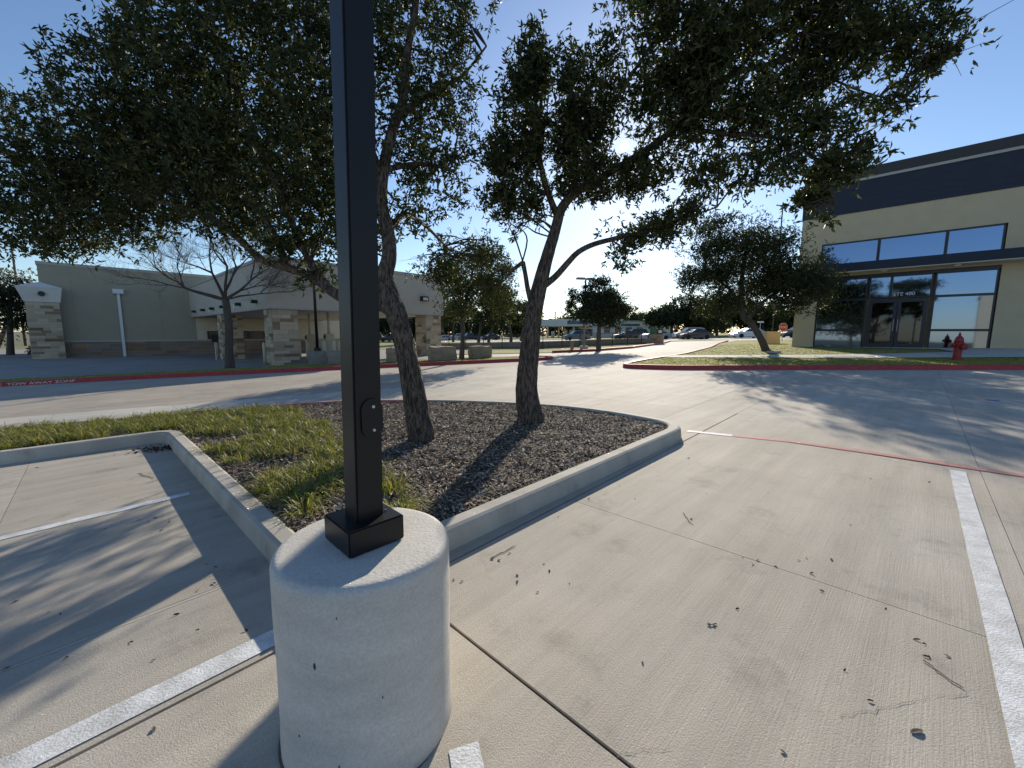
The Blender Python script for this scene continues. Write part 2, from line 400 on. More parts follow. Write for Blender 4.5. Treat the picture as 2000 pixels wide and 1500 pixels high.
drive = tag(bpy.data.objects.new('driveway', None), kind='structure'); C.objects.link(drive)
def split(polys, p, d):
    out = []
    for P in polys: out += cut(P, p, d)
    return out
Q = [(-20, -7), (26, -7), (26, 23.9), (-20, 23.9)]
north, south = cut(Q, ROADP, ROADD)
off = lambda p, n, k: (p[0] + n[0] * k, p[1] + n[1] * k)
# lot slabs
S = split([south], off(ROADP, ROADN, -.95), ROADD)
J1, J2, J3, J4, J5, J6, J7 = pl(880, 1220), pl(400, 1345), pl(1500, 1103), pl(1910, 910), pl(1370, 787), pl(60, 900), pl(518, 1116)
for p, d in ((J1, V2), (J3, V2), (J6, V2), (off(J3, U2, 4.6), V2), (off(J3, U2, 9.4), V2), (off(J1, U2, -4.5), V2), (J2, U2), (J4, U2), (J5, U2), (J7, U2), (off(J4, V2, -4.6), U2), (off(J7, V2, 4.4), U2), (off(J4, V2, -9.), U2)):
    S = split(S, p, d)
N_ = split([north], off(ROADP, ROADN, 3.9), ROADD); N_ = split(N_, off(ROADP, ROADN, 8.3), ROADD)
for k in range(-4, 7): N_ = split(N_, off(ROADP, ROADD, 1.2 + 4.6 * k), (ROADN[0] + .05, ROADN[1]))
def jw(a, b):                                       # two open expansion joints, the rest are thin saw cuts
    m_ = ((a[0] + b[0]) / 2, (a[1] + b[1]) / 2)
    for p, d in ((J1, V2), (J2, U2)):
        if max(abs((q[0] - p[0]) * -d[1] + (q[1] - p[1]) * d[0]) for q in (a, b)) < .01 and math.hypot(m_[0] + .6, m_[1] - 1.0) < 6: return .0085
    return .0022
for P, par in [(P, lot) for P in S] + [(P, drive) for P in N_]:
    R = shrink(P, jw if par is lot else .003)
    if len(R) < 3 or area(R) < .03: continue
    cx = sum(p[0] for p in R) / len(R); cy = sum(p[1] for p in R) / len(R)
    dn = (cx - ROADP[0]) * ROADN[0] + (cy - ROADP[1]) * ROADN[1]
    m = 'concrete_lot'
    if dn > 0 and cx < -1: m = 'concrete_road' if dn < 8.3 else 'concrete_lane'
    if -1 < dn < 0 and cx < 0: m = 'concrete_gutter'
    mb = MB(); mb.prism(R, lambda x, y: g(x, y) - .09, g)
    mb.build('concrete_slab', m, par)
drape('joint_filler', Q, -.012, 'joint', 30)
# pavement beyond the slabs
drape('building_forecourt', [(-70, -7), (-20.005, -7), (-20.005, 23.905), (-4, 23.905), (-4, 46), (-70, 46)], -.01, 'concrete_lane', 3)
drape('driveway_apron', [(-3.995, 23.905), (26, 23.905), (34, 40), (34, 52.99), (14, 52.99), (7, 34), (-3.995, 27)], -.012, 'concrete_gutter', 3)
STREET = [(-75, 118), (-28, 98), (6, 66), (30, 53), (95, 44), (95, 58), (36, 67), (13, 79), (-20, 113), (-70, 140)]
drape('street', STREET, -.03, 'concrete_gutter', 5)

# kerbs: a rounded section swept along a line
def kerb(name, path, m, wd=.16, h=.15, piece=3.1):
    par = tag(bpy.data.objects.new(name, None), kind='structure'); C.objects.link(par)
    segs = [[]]; acc = 0
    P = [Vector((p[0], p[1])) for p in path]; segs[0].append(P[0])
    for a, b in zip(P, P[1:]):
        L = (b - a).length; pos = 0
        while acc + L - pos > piece:
            pos += piece - acc; q = a.lerp(b, pos / L); d = (b - a) / L
            segs[-1].append(q - d * .003); segs.append([q + d * .003]); acc = 0
        acc += L - pos; segs[-1].append(b)
    for sg in segs:
        if len(sg) > 1 and sum((sg[i + 1] - sg[i]).length for i in range(len(sg) - 1)) > .02: kerb_piece('kerb_stone', sg, m, wd, h, par)
    return par
def kerb_piece(name, path, m, wd, h, par):
    pts = [Vector((p[0], p[1], 0)) for p in path]; prof = [(-wd / 2 - .012, -.06), (-wd / 2 - .012, 0), (-wd / 2, h - .035), (-wd / 2 + .012, h - .012), (-wd / 2 + .035, h), (wd / 2 - .03, h), (wd / 2 - .008, h - .012), (wd / 2, h - .03), (wd / 2, -.06)]
    mb = MB(); n = len(prof)
    for i, p in enumerate(pts):
        a = (pts[i] - pts[i - 1]).normalized() if i else None; b = (pts[i + 1] - pts[i]).normalized() if i < len(pts) - 1 else None
        t = ((a or b) + (b or a)).normalized(); nr = Vector((-t.y, t.x, 0)); k = 1 / max(.5, nr.dot(Vector((-(a or b).y, (a or b).x, 0))))
        for o, z in prof:
            q = p + nr * o * k; mb.v.append((q.x, q.y, g(p.x, p.y) + z))
    for i in range(len(pts) - 1):
        for j in range(n - 1): mb.f.append((i * n + j, (i + 1) * n + j, (i + 1) * n + j + 1, i * n + j + 1))
    mb.f.append(tuple(range(n))); mb.f.append(tuple((len(pts) - 1) * n + j for j in range(n - 1, -1, -1)))
    return mb.build(name, m, par, bevel=0)
def arc(pts, r, n=7):                               # round the inner corners of a polyline
    out = [pts[0]]
    for i in range(1, len(pts) - 1):
        p = Vector((*pts[i], 0)); a = Vector((*pts[i - 1], 0)) - p; b = Vector((*pts[i + 1], 0)) - p
        k = min(r[i] if isinstance(r, (list, tuple)) else r, a.length * .48, b.length * .48)
        A, B = p + a.normalized() * k, p + b.normalized() * k
        for j in range(n + 1):
            t = j / n; q = A * (1 - t) ** 2 + p * 2 * t * (1 - t) + B * t * t; out.append((q.x, q.y))
    out.append(pts[-1]); return out
CR = (-1.02, 2.10); NOSE = (2.33, 5.42)
right_k = arc([CR, NOSE, (1.62, 6.40), (.89, 7.02), (0, 7.45), (-.99, 7.80), (-1.9, 8.0)], [0, .45, .5, .5, .5, .5, 0])
back_red = [(-1.9, 8.0), (-2.7, 8.09), (-3.5, 8.06), (-4.1, 7.93), (-4.75, 7.62)]
back_left = [(-4.75, 7.62), (-7.9, 6.22), (-13.5, 3.6), (-19, .9)]
left_k = arc([CR, (-4.93, 5.80), (-6.15, 4.83), (-13, 1.2), (-18, -1.5)], [0, .28, .3, 0, 0])[::-1]
kerb('kerb', right_k, 'concrete_kerb'); kerb('kerb', back_red[::-1][::-1], 'faded_red')
kerb('kerb', back_left, 'concrete_kerb'); kerb('kerb', left_k, 'concrete_kerb')
ISL = right_k + back_red[1:] + back_left[1:] + left_k
def bumps(x, y): return .012 * math.sin(x * 5.1 + y * 3.3) * math.sin(y * 6.7 - x) + .008 * math.sin(13 * x) * math.sin(11 * y) + .02
drape('mulch_bed', ISL, .09, 'soil', .12, fn=bumps)
far_red = [(-19.9, 12.55), (-17.2, 13.62), (-15.2, 14.6), (-10.15, 16.3), (-4.5, 18.0), (-.5, 19.2), (1.0, 19.6), (1.9, 20.1), (2.0, 20.8), (.5, 21.6)]
k_far = kerb('kerb', arc(far_red, .8, 3), 'red_paint')
k_rt = kerb('kerb', arc([(26, 9.0), (16.2, 11.25), (14.4, 11.7), (11.04, 12.55), (8.31, 13.26), (5.6, 13.95), (3.95, 15.0), (5.4, 16.9), (8.6, 20.4), (12.5, 26), (17, 34), (23, 44)], [0, .3, .3, .3, .5, .6, .7, 1, 1, 2, 2, 0], 5)[::-1], 'red_paint')
k_bas = kerb('kerb', [(2.6, 26.4), (5.5, 27.4), (9.0, 31.0), (14.5, 40), (19.5, 51)], 'red_paint')
# grass beds behind the kerbs
drape('grass_verge', [(-19.9, 12.7), (-15.2, 14.72), (-10.15, 16.42), (-4.5, 18.1), (-.5, 19.3), (1.2, 19.8), (1.75, 20.4), (.4, 21.4), (-4.7, 20.6), (-10.2, 18.7), (-15.5, 16.4), (-19.9, 14.4)], .12, 'lawn_soil', .8)
LAWN_A = [(26, 9.15), (16.2, 11.4), (11.05, 12.7), (8.35, 13.4), (5.7, 14.08), (4.2, 15.02), (5.6, 16.8), (6.6, 17.9), (12.5, 15.3), (17.5, 13.9), (26, 11)]
LAWN_B = [(7.55, 19.0), (8.8, 20.35), (12.7, 26), (17.2, 34), (24, 44), (34, 40), (22, 25), (17.2, 24.9), (16.4, 23.9), (19.5, 19.0), (18.3, 16.9), (13.2, 17.1)]
drape('lawn', LAWN_A, .125, 'lawn_soil', 1.0); drape('lawn', LAWN_B, .125, 'lawn_soil', 1.5)
SW = [(6.6, 17.9), (7.55, 19.0), (13.2, 17.1), (18.3, 16.9), (19.6, 18.9), (16.4, 23.9), (22, 25), (30, 13), (26, 11), (17.5, 13.9), (12.5, 15.3)]
walk = drape('sidewalk', SW, .15, 'sidewalk', 1.2)
drape('basin_lawn', [(2.65, 26.5), (5.4, 27.5), (8.9, 31.1), (14.3, 40), (19.3, 51), (29.5, 52.9), (6, 65.5), (-28, 97), (-60, 108), (-60, 46.1), (-3.9, 46.1), (-3.9, 27.1)], .02, 'lawn_soil', 3)
drape('far_lawn', [(13, 79.2), (36, 67.2), (95, 58.2), (95, 130), (-20, 150), (-20, 113.2)], .02, 'lawn_soil', 6)

# painted markings
def strip(name, a, b, wd, m, dz=.004, ends=True):
    d = direction(a, b); n = (-d[1] * wd / 2, d[0] * wd / 2); k = max(1, int(math.hypot(b[0] - a[0], b[1] - a[1]) / .25)); mb = MB()
    L = []; Rr = []
    for i in range(k + 1):
        t = i / k; x, y = a[0] + (b[0] - a[0]) * t, a[1] + (b[1] - a[1]) * t; w1 = 1 + random.uniform(-.035, .035); w2 = 1 + random.uniform(-.035, .035)
        L.append((x + n[0] * w1, y + n[1] * w1)); Rr.append((x - n[0] * w2, y - n[1] * w2))
    v = [(*p, g(*p) + dz) for p in L] + [(*p, g(*p) + dz) for p in Rr]
    mb.add(v, [(i, k + 1 + i, k + 2 + i, i + 1) for i in range(k)])
    return tag(mb.build(name, m), kind='structure')
s0 = pl(1870, 920); strip('stall_stripe', s0, off(s0, U2, -7.2), .11, 'white_paint')
e1 = pl(546, 1240); strip('stall_stripe', (e1[0], e1[1]), off(e1, U2, -5.5), .125, 'white_paint')
e2 = pl(370, 964); strip('stall_stripe', e2, off(e2, U2, -5.5), .10, 'white_paint')
e3 = pl(905, 1458); strip('stall_stripe', e3, off(e3, (.30, -.95), 2.), .105, 'white_paint')
n0 = pl(1342, 842); n1 = pl(1540, 862); n2 = pl(1700, 885); n3 = pl(1850, 908); n4 = pl(2000, 930); n5 = (7.2, 1.4)
strip('fire_lane_line', n0, pl(1430, 851), .10, 'white_paint'); strip('fire_lane_line', pl(1432, 851), n1, .10, 'faded_red'); strip('fire_lane_line', n1, n2, .10, 'faded_red', .006)
strip('fire_lane_line', n2, n3, .10, 'faded_red', .008); strip('fire_lane_line', n3, n4, .10, 'faded_red', .006); strip('fire_lane_line', n4, n5, .10, 'faded_red')
b0 = pl(1925, 781); strip('blue_survey_mark', b0, pl(1952, 783), .10, 'blue_paint')
def crackline(pix, wd=.005):
    P = [pl(*p) for p in pix]; Q2 = []
    for i in range(len(P) - 1):
        for k in range(8):
            t = k / 8; Q2.append((P[i][0] + (P[i + 1][0] - P[i][0]) * t + random.gauss(0, .007), P[i][1] + (P[i + 1][1] - P[i][1]) * t + random.gauss(0, .007)))
    Q2.append(P[-1]); mb = MB(); v = []
    for i, p in enumerate(Q2):
        d = direction(Q2[max(0, i - 1)], Q2[min(len(Q2) - 1, i + 1)]); h = wd * random.uniform(.12, .42)
        v += [(p[0] - d[1] * h, p[1] + d[0] * h, g(*p) + .003), (p[0] + d[1] * h, p[1] - d[0] * h, g(*p) + .003)]
    mb.add(v, [(2 * i, 2 * i + 1, 2 * i + 3, 2 * i + 2) for i in range(len(Q2) - 1)]); mb.build('pavement_crack', 'crack', lot)
crackline([(1640, 1400), (1700, 1392), (1800, 1365), (1890, 1355)], .003); crackline([(1205, 1475), (1260, 1468), (1310, 1464)], .003)
# lettering on the far kerb
def text(name, body, size, mw, m, parent=None, extrude=.0015):
    cu = bpy.data.curves.new(name, 'FONT'); cu.body = body; cu.size = size; cu.extrude = extrude; cu.align_x = 'RIGHT'
    o = bpy.data.objects.new('tmp', cu); C.objects.link(o); bpy.context.view_layer.update()
    me = bpy.data.meshes.new_from_object(o.evaluated_get(bpy.context.evaluated_depsgraph_get())); bpy.data.objects.remove(o)
    me.name = name; me.materials.clear(); me.materials.append(M[m]); me.transform(mw)
    r = link(name, me, parent); return r
ta, tb = Vector((*far_red[1], g(*far_red[1]))), Vector((*far_red[2], g(*far_red[2])))
tx = (tb - ta).normalized(); tn = Vector((tx.y, -tx.x, 0)).normalized(); tz = tx.cross(-tn).normalized(); tz = tz if tz.z > 0 else -tz
p0 = Vector((*pl(133, 750), 0))
pp = ta + tx * ((p0 - ta).dot(tx)); pp.z = g(pp.x, pp.y) + .025; pp += tn * .096
mw = Matrix((tx, tz, tn)).transposed().to_4x4(); mw.translation = pp
text('kerb_lettering', 'FIRE LANE  TOW AWAY ZONE', .13, mw @ Matrix.Diagonal((1.5, 1, 1, 1)), 'sign_white', k_far)

# ================================================================== NEAR THINGS
BX, BY = -.535, 1.415; BZ = g(BX, BY); BR = .303; BH = .705
pb = thing('pole_base', 'thick round white concrete base under the black light pole, nearest to the camera', 'pole base', (BX, BY, BZ))
prof = [(BR + .004, -.05), (BR + .004, .05)] + [(BR + .001 * math.sin(i), .05 + i * .06) for i in range(1, 10)] + [(BR, BH - .045), (BR, BH - .026), (BR - .003, BH - .015), (BR - .009, BH - .0065), (BR - .018, BH - .0015), (BR - .026, BH), (BR - .032, BH + .0003), (BR - .055, BH + .0006), (BR - .09, BH + .0012), (.15, BH + .003), (.03, BH + .005)]
MB().lathe(prof, (BX, BY, BZ), 72).build('concrete_drum', 'base_paint', pb, smooth=True)
MB().lathe([(BR + .010, -.02), (BR + .013, .004), (BR + .002, .008)], (BX, BY, BZ), 60).build('joint_ring', 'joint', pb, smooth=True)
for zz, an, sz in ((.46, -1.75, .014), (.12, -1.55, .009), (.09, -1.32, .008), (.62, -1.5, .005), (.2, -2.0, .006), (.33, -1.1, .006)):
    c = Vector((BX + (BR + .002) * math.cos(an), BY + (BR + .002) * math.sin(an), BZ + zz)); mb = MB()
    mb.lathe([(.001, 0), (sz * .45, .0), (sz * .3, .002)], (0, 0, 0), 8)
    R_ = Vector((math.cos(an), math.sin(an), 0)).to_track_quat('Z', 'Y').to_matrix()
    mb.v = [tuple(c + R_ @ Vector((v[0] * .7, v[1] * 2.0, v[2] - .001))) for v in mb.v]; mb.build('chip_mark', 'joint', pb)
GA = math.atan2(U2[1], U2[0])
lp = thing('light_pole', 'tall square black metal light pole standing on the round white base', 'light pole', (BX, BY, BZ + BH))
PT = BZ + BH + .004
sh = MB().box((BX, BY, (PT + 6.2) / 2), (.1, .1, 6.2 - PT), GA)
sh.v = [(x + .0155 * (z - PT), y, z) for x, y, z in sh.v]; sh.build('shaft', 'black_metal', lp, bevel=.006)      # a little out of plumb
bc = MB().box((BX, BY, PT + .048), (.205, .205, .092), GA).build('base_cover', 'black_metal', lp, bevel=.005)
u3, v3 = Vector((*U2, 0)), Vector((*V2, 0))
sub('set_screw', MB().box(Vector((BX, BY, PT + .097)) + u3 * .07 - v3 * .03, (.012, .006, .006), .9), 'screw_steel', bc)
sub('seam', MB().box(Vector((BX, BY, PT + .05)) - v3 * .1028 + u3 * .02, (.002, .001, .05), GA), 'sign_black', bc)
hc = Vector((BX + .0065, BY, 1.155)) - v3 * .0505 + u3 * .012; mb = MB(); P_ = []
for k in range(28):
    a = 2 * math.pi * k / 28; P_.append((.037 * math.cos(a), .037 * math.sin(a) + (.03 if math.sin(a) > 0 else -.03)))
vv = [hc + u3 * x + Vector((0, 0, z)) for x, z in P_]; vv += [p - v3 * .007 for p in vv]
mb.add(vv, [tuple(range(28)), tuple(range(55, 27, -1))] + [(k, (k + 1) % 28, 28 + (k + 1) % 28, 28 + k) for k in range(28)])
hcov = mb.build('handhole_cover', 'black_metal', lp, bevel=.002)
for dz in (.041, -.041):
    c = hc - v3 * .0075 + Vector((0, 0, dz)) + u3 * .004; sc = MB().lathe([(.0055, 0), (.0055, .002), (.003, .0032), (.0015, .0022)], (0, 0, 0), 12)
    R_ = (-v3).to_track_quat('Z', 'Y').to_matrix(); sc.v = [tuple(c + R_ @ Vector(v)) for v in sc.v]; sub('screw', sc, 'screw_steel', hcov)
MB().box((BX + .085, BY + .0, 6.28), (.12, .12, .16), GA).build('head_mount', 'black_metal', lp)
MB().box(Vector((BX + .085, BY, 6.3)) - v3 * .45, (.35, .62, .08), GA).build('lamp_head', 'black_metal', lp, bevel=.01)

# --- mulch: loose chips in the bed
GRASS = [(-.78, 2.52), (-1.55, 2.82), (-2.5, 3.78), (-3.9, 5.05), (-4.95, 6.05), (-6.2, 5.05), (-13, 1.5), (-13.5, 3.45), (-7.9, 6.07), (-4.75, 7.45), (-3.9, 7.2), (-3.35, 6.5), (-2.5, 5.6), (-2.15, 4.9), (-1.55, 4.1), (-1.05, 3.5), (-.72, 3.0)]
def chips(n):
    P = []
    while len(P) < n:
        x = random.uniform(-5, 2.4); y = 2.2 + (8.1 - 2.2) * random.random() ** 1.25
        if inpoly(x, y, ISL): P.append((x, y, g(x, y) + .092 + bumps(x, y) + random.uniform(0, .018)))
    P = np.array(P); D = RNG.normal(size=(n, 3)) * np.array([1, 1, .28]); D = unit(D)
    S_ = unit(np.cross(D, np.array([0, 0, 1.]) + RNG.normal(size=(n, 3)) * .45)); l = RNG.lognormal(math.log(.0165), .45, n)[:, None]; wd = (RNG.uniform(.0035, .0085, n))[:, None]
    V = np.stack([P - D * l - S_ * wd, P + D * l - S_ * wd * .6, P + D * l * 1.1 + S_ * wd, P - D * l * .9 + S_ * wd], 1).reshape(-1, 3)
    pal = np.array([(.16, .115, .08), (.25, .19, .14), (.38, .31, .235), (.55, .46, .36), (.065, .046, .032)])
    c = pal[RNG.choice(5, n, p=[.3, .27, .2, .11, .12])] * RNG.uniform(.7, 1.3, n)[:, None]
    F = np.arange(n)[:, None] * 4 + np.arange(4)[None]
    tag(link('mulch_chips', cloud_mesh('mulch_chips', V, F, np.repeat(c, 4, 0), 'chip')), 'loose brown and grey wood mulch chips filling the tree island', 'mulch', kind='stuff')
chips(54000)
# --- arching grass (ribbon leaved) on the left of the island
def blades(name, roots, n_per, L, W, droop, pal, pw, seg=4, spread=.10, flat=.9):
    R0 = np.repeat(np.array(roots), n_per, 0); n = len(R0); a = RNG.uniform(0, 2 * math.pi, n)
    O = np.stack([np.cos(a), np.sin(a), np.zeros(n)], 1); l = L * RNG.uniform(.55, 1.25, n); base = R0 + O * (RNG.uniform(0, spread, n)[:, None])
    lean = RNG.uniform(.25, flat, n); S_ = np.stack([-np.sin(a), np.cos(a), np.zeros(n)], 1); dr = droop * RNG.uniform(.5, 1.4, n); V = []
    for k in range(seg + 1):
        t = k / seg; hgt = l * (t * (1.0 - lean * .45) - dr * t * t * t); out = l * lean * (t ** 1.3)
        c = base + O * out[:, None]; c[:, 2] += np.maximum(hgt, .004)
        wk = W * (1 - .92 * t ** 2) * (.8 if k == 0 else 1); V += [c - S_ * wk, c + S_ * wk]
    V = np.stack(V, 1).reshape(-1, 3); b = np.arange(n)[:, None] * (2 * seg + 2)
    F = np.concatenate([b + np.array([[2 * k, 2 * k + 1, 2 * k + 3, 2 * k + 2]]) for k in range(seg)], 0)
    c = pal[RNG.choice(len(pal), n, p=pw)] * RNG.uniform(.75, 1.25, n)[:, None]
    return cloud_mesh(name, V, F, np.repeat(c, 2 * seg + 2, 0), 'blade')
rt = []
while len(rt) < 780:
    x, y = random.uniform(-13.4, -.6), random.uniform(1.5, 7.5)
    if random.random() < (1 if x > -7 else .45) and inpoly(x, y, GRASS) and (math.sin(x * 2.3 + 1) * math.sin(y * 2.7) > -.55 or x < -4.6) and math.hypot(x - BX, y - BY) > .5: rt.append((x, y, g(x, y) + .105))
rt += [tuple(at(x_, 1003, .105)) for x_ in (765, 785, 800)]
PALG = np.array([(.28, .28, .055), (.16, .19, .04), (.38, .34, .10), (.40, .30, .15), (.09, .12, .03)])
tag(link('ribbon_grass', blades('ribbon_grass', rt, 50, .31, .0042, .80, PALG, [.32, .26, .17, .10, .15])), 'arching yellow green ribbon grass growing at the left of the tree island', 'grass', kind='stuff')
# lawn blades
def lawn_pts(P, n):
    xs = [p[0] for p in P]; ys = [p[1] for p in P]; out = []
    while len(out) < n:
        x, y = random.uniform(min(xs), min(24, max(xs))), random.uniform(min(ys), min(30, max(ys)))
        if inpoly(x, y, P): out.append((x, y, g(x, y) + .12))
    return out
PALL = np.array([(.36, .34, .055), (.22, .26, .045), (.42, .36, .11)])
tag(link('lawn_grass', blades('lawn_grass', lawn_pts(LAWN_A, 5200) + lawn_pts(LAWN_B, 3400), 7, .06, .006, .3, PALL, [.5, .3, .2], 2, .07)), 'short yellowish lawn grass beside the driveway and sidewalk', 'grass', kind='stuff')
VERGE = [(-19, 13.0), (-10.15, 16.6), (-4.5, 18.25), (1.0, 19.9), (.4, 21.2), (-4.7, 20.4), (-10.2, 18.5), (-19, 14.6)]
tag(link('verge_grass', blades('verge_grass', lawn_pts(VERGE, 2600), 7, .07, .006, .3, PALL, [.3, .5, .2], 2, .08)), 'short grass on the narrow verge behind the far red kerb', 'grass', kind='stuff')

# ------------------------------------------------------------------ trees
def limb(mb, pix, n=10, wob=None, sub_=4):
    """pix: (px, py, Y, radius) along a limb"""
    P = [aty(p[0], p[1], p[2]) for p in pix]; pts, rr = smooth_path(P, [p[3] for p in pix], sub_)
    mb.tube(pts, rr, n, True, wob); return [Vector(p) for p in pts], rr
def barkwob(seed, big=False):
    r = np.random.default_rng(seed); ph = r.uniform(0, 6.28, 40)
    def fine(i, k, p):
        th = 2 * math.pi * k / 66; z = p.z
        return 1 + .035 * math.sin(22 * th + 2.3 * math.sin(8 * z + 3 * th + ph[0]) + 1.4 * math.sin(15 * z + ph[1] - 2 * th)) + .018 * math.sin(9 * th + 23 * z + ph[2]) + .05 * math.sin(2 * th + 2.5 * z + ph[3]) + .03 * math.sin(3 * th - 4 * z + ph[4])
    if big: return fine
    def f(i, k, p):
        return 1 + .05 * math.sin(k * 2.2 + ph[k % 40] + .5 * math.sin(i * .7 + ph[(k + 7) % 40])) + .035 * math.sin(i * .9 + ph[(k * 3) % 40]) + .03 * math.sin(p.z * 5 + k)
    return f
def twigs_into(mb, limbs_pts, blobs, per, r0=.014):
    allp = np.array([tuple(p) for p in limbs_pts]); tips = []
    for c, r in blobs:
        for _ in range(per):
            q = np.array(c) + unit(RNG.normal(size=(1, 3)))[0] * np.array(r) * RNG.uniform(.2, .85)
            d = np.linalg.norm(allp - q, axis=1) + RNG.uniform(0, .5, len(allp)); s_ = allp[d.argmin()]
            L = np.linalg.norm(q - s_); md = (s_ + q) / 2 + RNG.normal(size=3) * L * .10 + np.array([0, 0, .10 * L]); m2 = (md + q) / 2 + RNG.normal(size=3) * L * .07
            pts, rr = smooth_path([s_, md, m2, q], [r0 * (.6 + .35 * L), r0 * .8, r0 * .5, r0 * .25], 3); mb.tube(pts, rr, 4, False); tips.append(q)
            for _k in range(3):
                e = m2 + RNG.normal(size=3) * .22 * min(1.2, L); mb.tube([m2, (m2 + e) / 2 + RNG.normal(size=3) * .03, e], [r0 * .4, r0 * .3, r0 * .15], 3, False)
    return tips
def oak(name, label, base, limbs, blobs, thin, nleaf, seed, extra=()):
    t = thing(name, label, 'tree', base); mb = MB(); LP = []
    for k, (pix, n, wobs) in enumerate(limbs):
        p, r = limb(mb, pix, n, barkwob(seed + k, n == 66) if wobs else None, 26 if n == 66 else (7 if wobs else 4)); LP += p[(len(p) // 3 if k == 0 else 0):]
    mb.build('trunk', 'bark', t, smooth=True)
    tw = MB(); allb = [b[:2] for b in blobs] + list(extra); twigs_into(tw, LP, allb, 7)
    tag(tw.build('branches', 'twig', t, smooth=True), kind='stuff')
    vol = np.array([(b[1][0] * b[1][2]) * b[2] for b in blobs]); cnt = (vol / vol.sum() * nleaf).astype(int); PP = []; DD = []
    for b, n in zip(blobs, cnt):
        p = blob_pts(b[0], b[1], max(10, n // 8), gap=thin, gs=4.2, gs2=9.5); B, D = sprigs(p, 8, .12, .07); PP.append(B); DD.append(D)
        k = max(5, n // 60)                           # a looser fringe beyond the edge
        p = blob_pts(b[0], tuple(1.2 * q for q in b[1]), k, gap=.1, gs=3.0, shell=.7); B, D = sprigs(p, 6, .16, .07); PP.append(B); DD.append(D)
    P = np.concatenate(PP); D = np.concatenate(DD)
    v = P - EYE; ang = np.degrees(np.arccos(np.clip(unit(v) @ SUNV, -1, 1))); keep = ang > RNG.uniform(.95, 1.9, len(ang))   # the gap the sun shines through
    P, D = P[keep], D[keep]
    link('crown', leaf_cloud('crown', P, D, .078, .0135), t); return t
def PB(*a, d=1.0, rz=None): c, r = px_blob(*a, rz=rz); return (c, r, d)
B1 = at(825, 862, .1)
limbs1 = [([(828, 870, 5.06, .185), (824, 850, 5.06, .155), (814, 800, 5.07, .140), (799, 720, 5.08, .128), (786, 655, 5.09, .125), (775, 615, 5.1, .13), (760, 575, 5.12, .12), (752, 540, 5.14, .10), (760, 500, 5.16, .082), (757, 455, 5.2, .078), (745, 400, 5.25, .072), (748, 340, 5.3, .068), (765, 260, 5.4, .064), (788, 190, 5.5, .055), (795, 110, 5.6, .045), (812, 10, 5.7, .035), (820, -90, 5.8, .02)], 66, True),
 ([(772, 610, 5.1, .085), (735, 592, 5.1, .08), (690, 590, 5.1, .074), (655, 572, 5.15, .068), (610, 540, 5.2, .060), (560, 522, 5.25, .054), (510, 505, 5.3, .048), (460, 460, 5.4, .042), (410, 425, 5.5, .036), (340, 400, 5.6, .03), (240, 385, 5.8, .022), (130, 360, 6.0, .012)], 12, True),
 ([(650, 570, 5.15, .055), (600, 500, 5.2, .045), (560, 410, 5.25, .038), (520, 310, 5.3, .030), (470, 190, 5.4, .024), (420, 80, 5.5, .015), (380, -60, 5.6, .01)], 9, False),
 ([(560, 522, 5.25, .045), (520, 430, 5.4, .034), (430, 330, 5.6, .026), (320, 230, 5.8, .018), (200, 110, 6.0, .010)], 8, False),
 ([(747, 350, 5.3, .05), (715, 270, 5.2, .04), (660, 180, 5.2, .03), (600, 60, 5.2, .02), (560, -60, 5.2, .01)], 8, False),
 ([(775, 235, 5.45, .04), (830, 190, 5.7, .03), (900, 150, 5.9, .02), (950, 90, 6.0, .012)], 8, False),
 ([(757, 455, 5.2, .05), (790, 420, 5.9, .04), (830, 440, 7.2, .03), (870, 480, 8.4, .02), (900, 505, 9.4, .012)], 8, False),  # backward limb added to carry the shade-casting foliage
 ([(757, 330, 5.3, .04), (820, 320, 5.6, .03), (880, 330, 5.8, .02)], 8, False)]
blobs1 = [PB(110, 345, 6.0, 150, 95), PB(290, 235, 5.7, 140, 105), PB(470, 170, 5.3, 155, 150), PB(560, 370, 5.4, 110, 120), PB(400, 350, 5.6, 150, 90), PB(200, 415, 5.9, 130, 70), PB(80, 445, 6.1, 120, 58), PB(590, 470, 5.3, 70, 60), PB(335, 100, 5.6, 95, 70), PB(520, 30, 5.3, 150, 85), PB(630, 240, 5.2, 85, 180), PB(240, 320, 6.3, 190, 100), PB(430, 280, 6.4, 200, 150), PB(130, 490, 6.1, 60, 22, d=.5), PB(470, 440, 5.4, 70, 50, d=.8), PB(215, 120, 5.9, 45, 30, d=.4), PB(30, 200, 6.1, 40, 15, d=.2), PB(620, 540, 5.2, 40, 35, d=.5), PB(480, -110, 5.6, 210, 90), PB(235, 20, 5.7, 40, 20, d=.3),
 PB(795, 80, 5.8, 95, 105, d=.8), PB(865, 165, 5.9, 65, 85, d=.75), PB(800, 260, 5.6, 85, 95, d=.7), PB(850, 350, 5.8, 65, 70, d=.65), PB(790, 420, 5.5, 45, 50, d=.55), PB(915, 60, 5.9, 40, 55, d=.6), PB(895, 270, 5.9, 40, 50, d=.6), PB(700, 110, 5.4, 60, 120, d=.7), PB(830, -90, 5.8, 170, 90), PB(700, 420, 5.3, 50, 120, d=.6),
 ((-1.25, 9.2, 3.0), (.95, 1.0, .55), .55), ((-.7, 8.3, 3.1), (.5, .7, .35), .4), ((-.5, 8.9, 3.05), (.4, .55, .3), .5), ((-1.75, 9.0, 2.75), (.5, .6, .3), .6)]  # extra low foliage at the back, added to cast dapple on the left stall
t1 = oak('oak_tree', 'live oak leaning left behind the black light pole, with a low limb', B1, limbs1, blobs1, .02, 106000, 11)
B2 = at(1035, 826, .1)
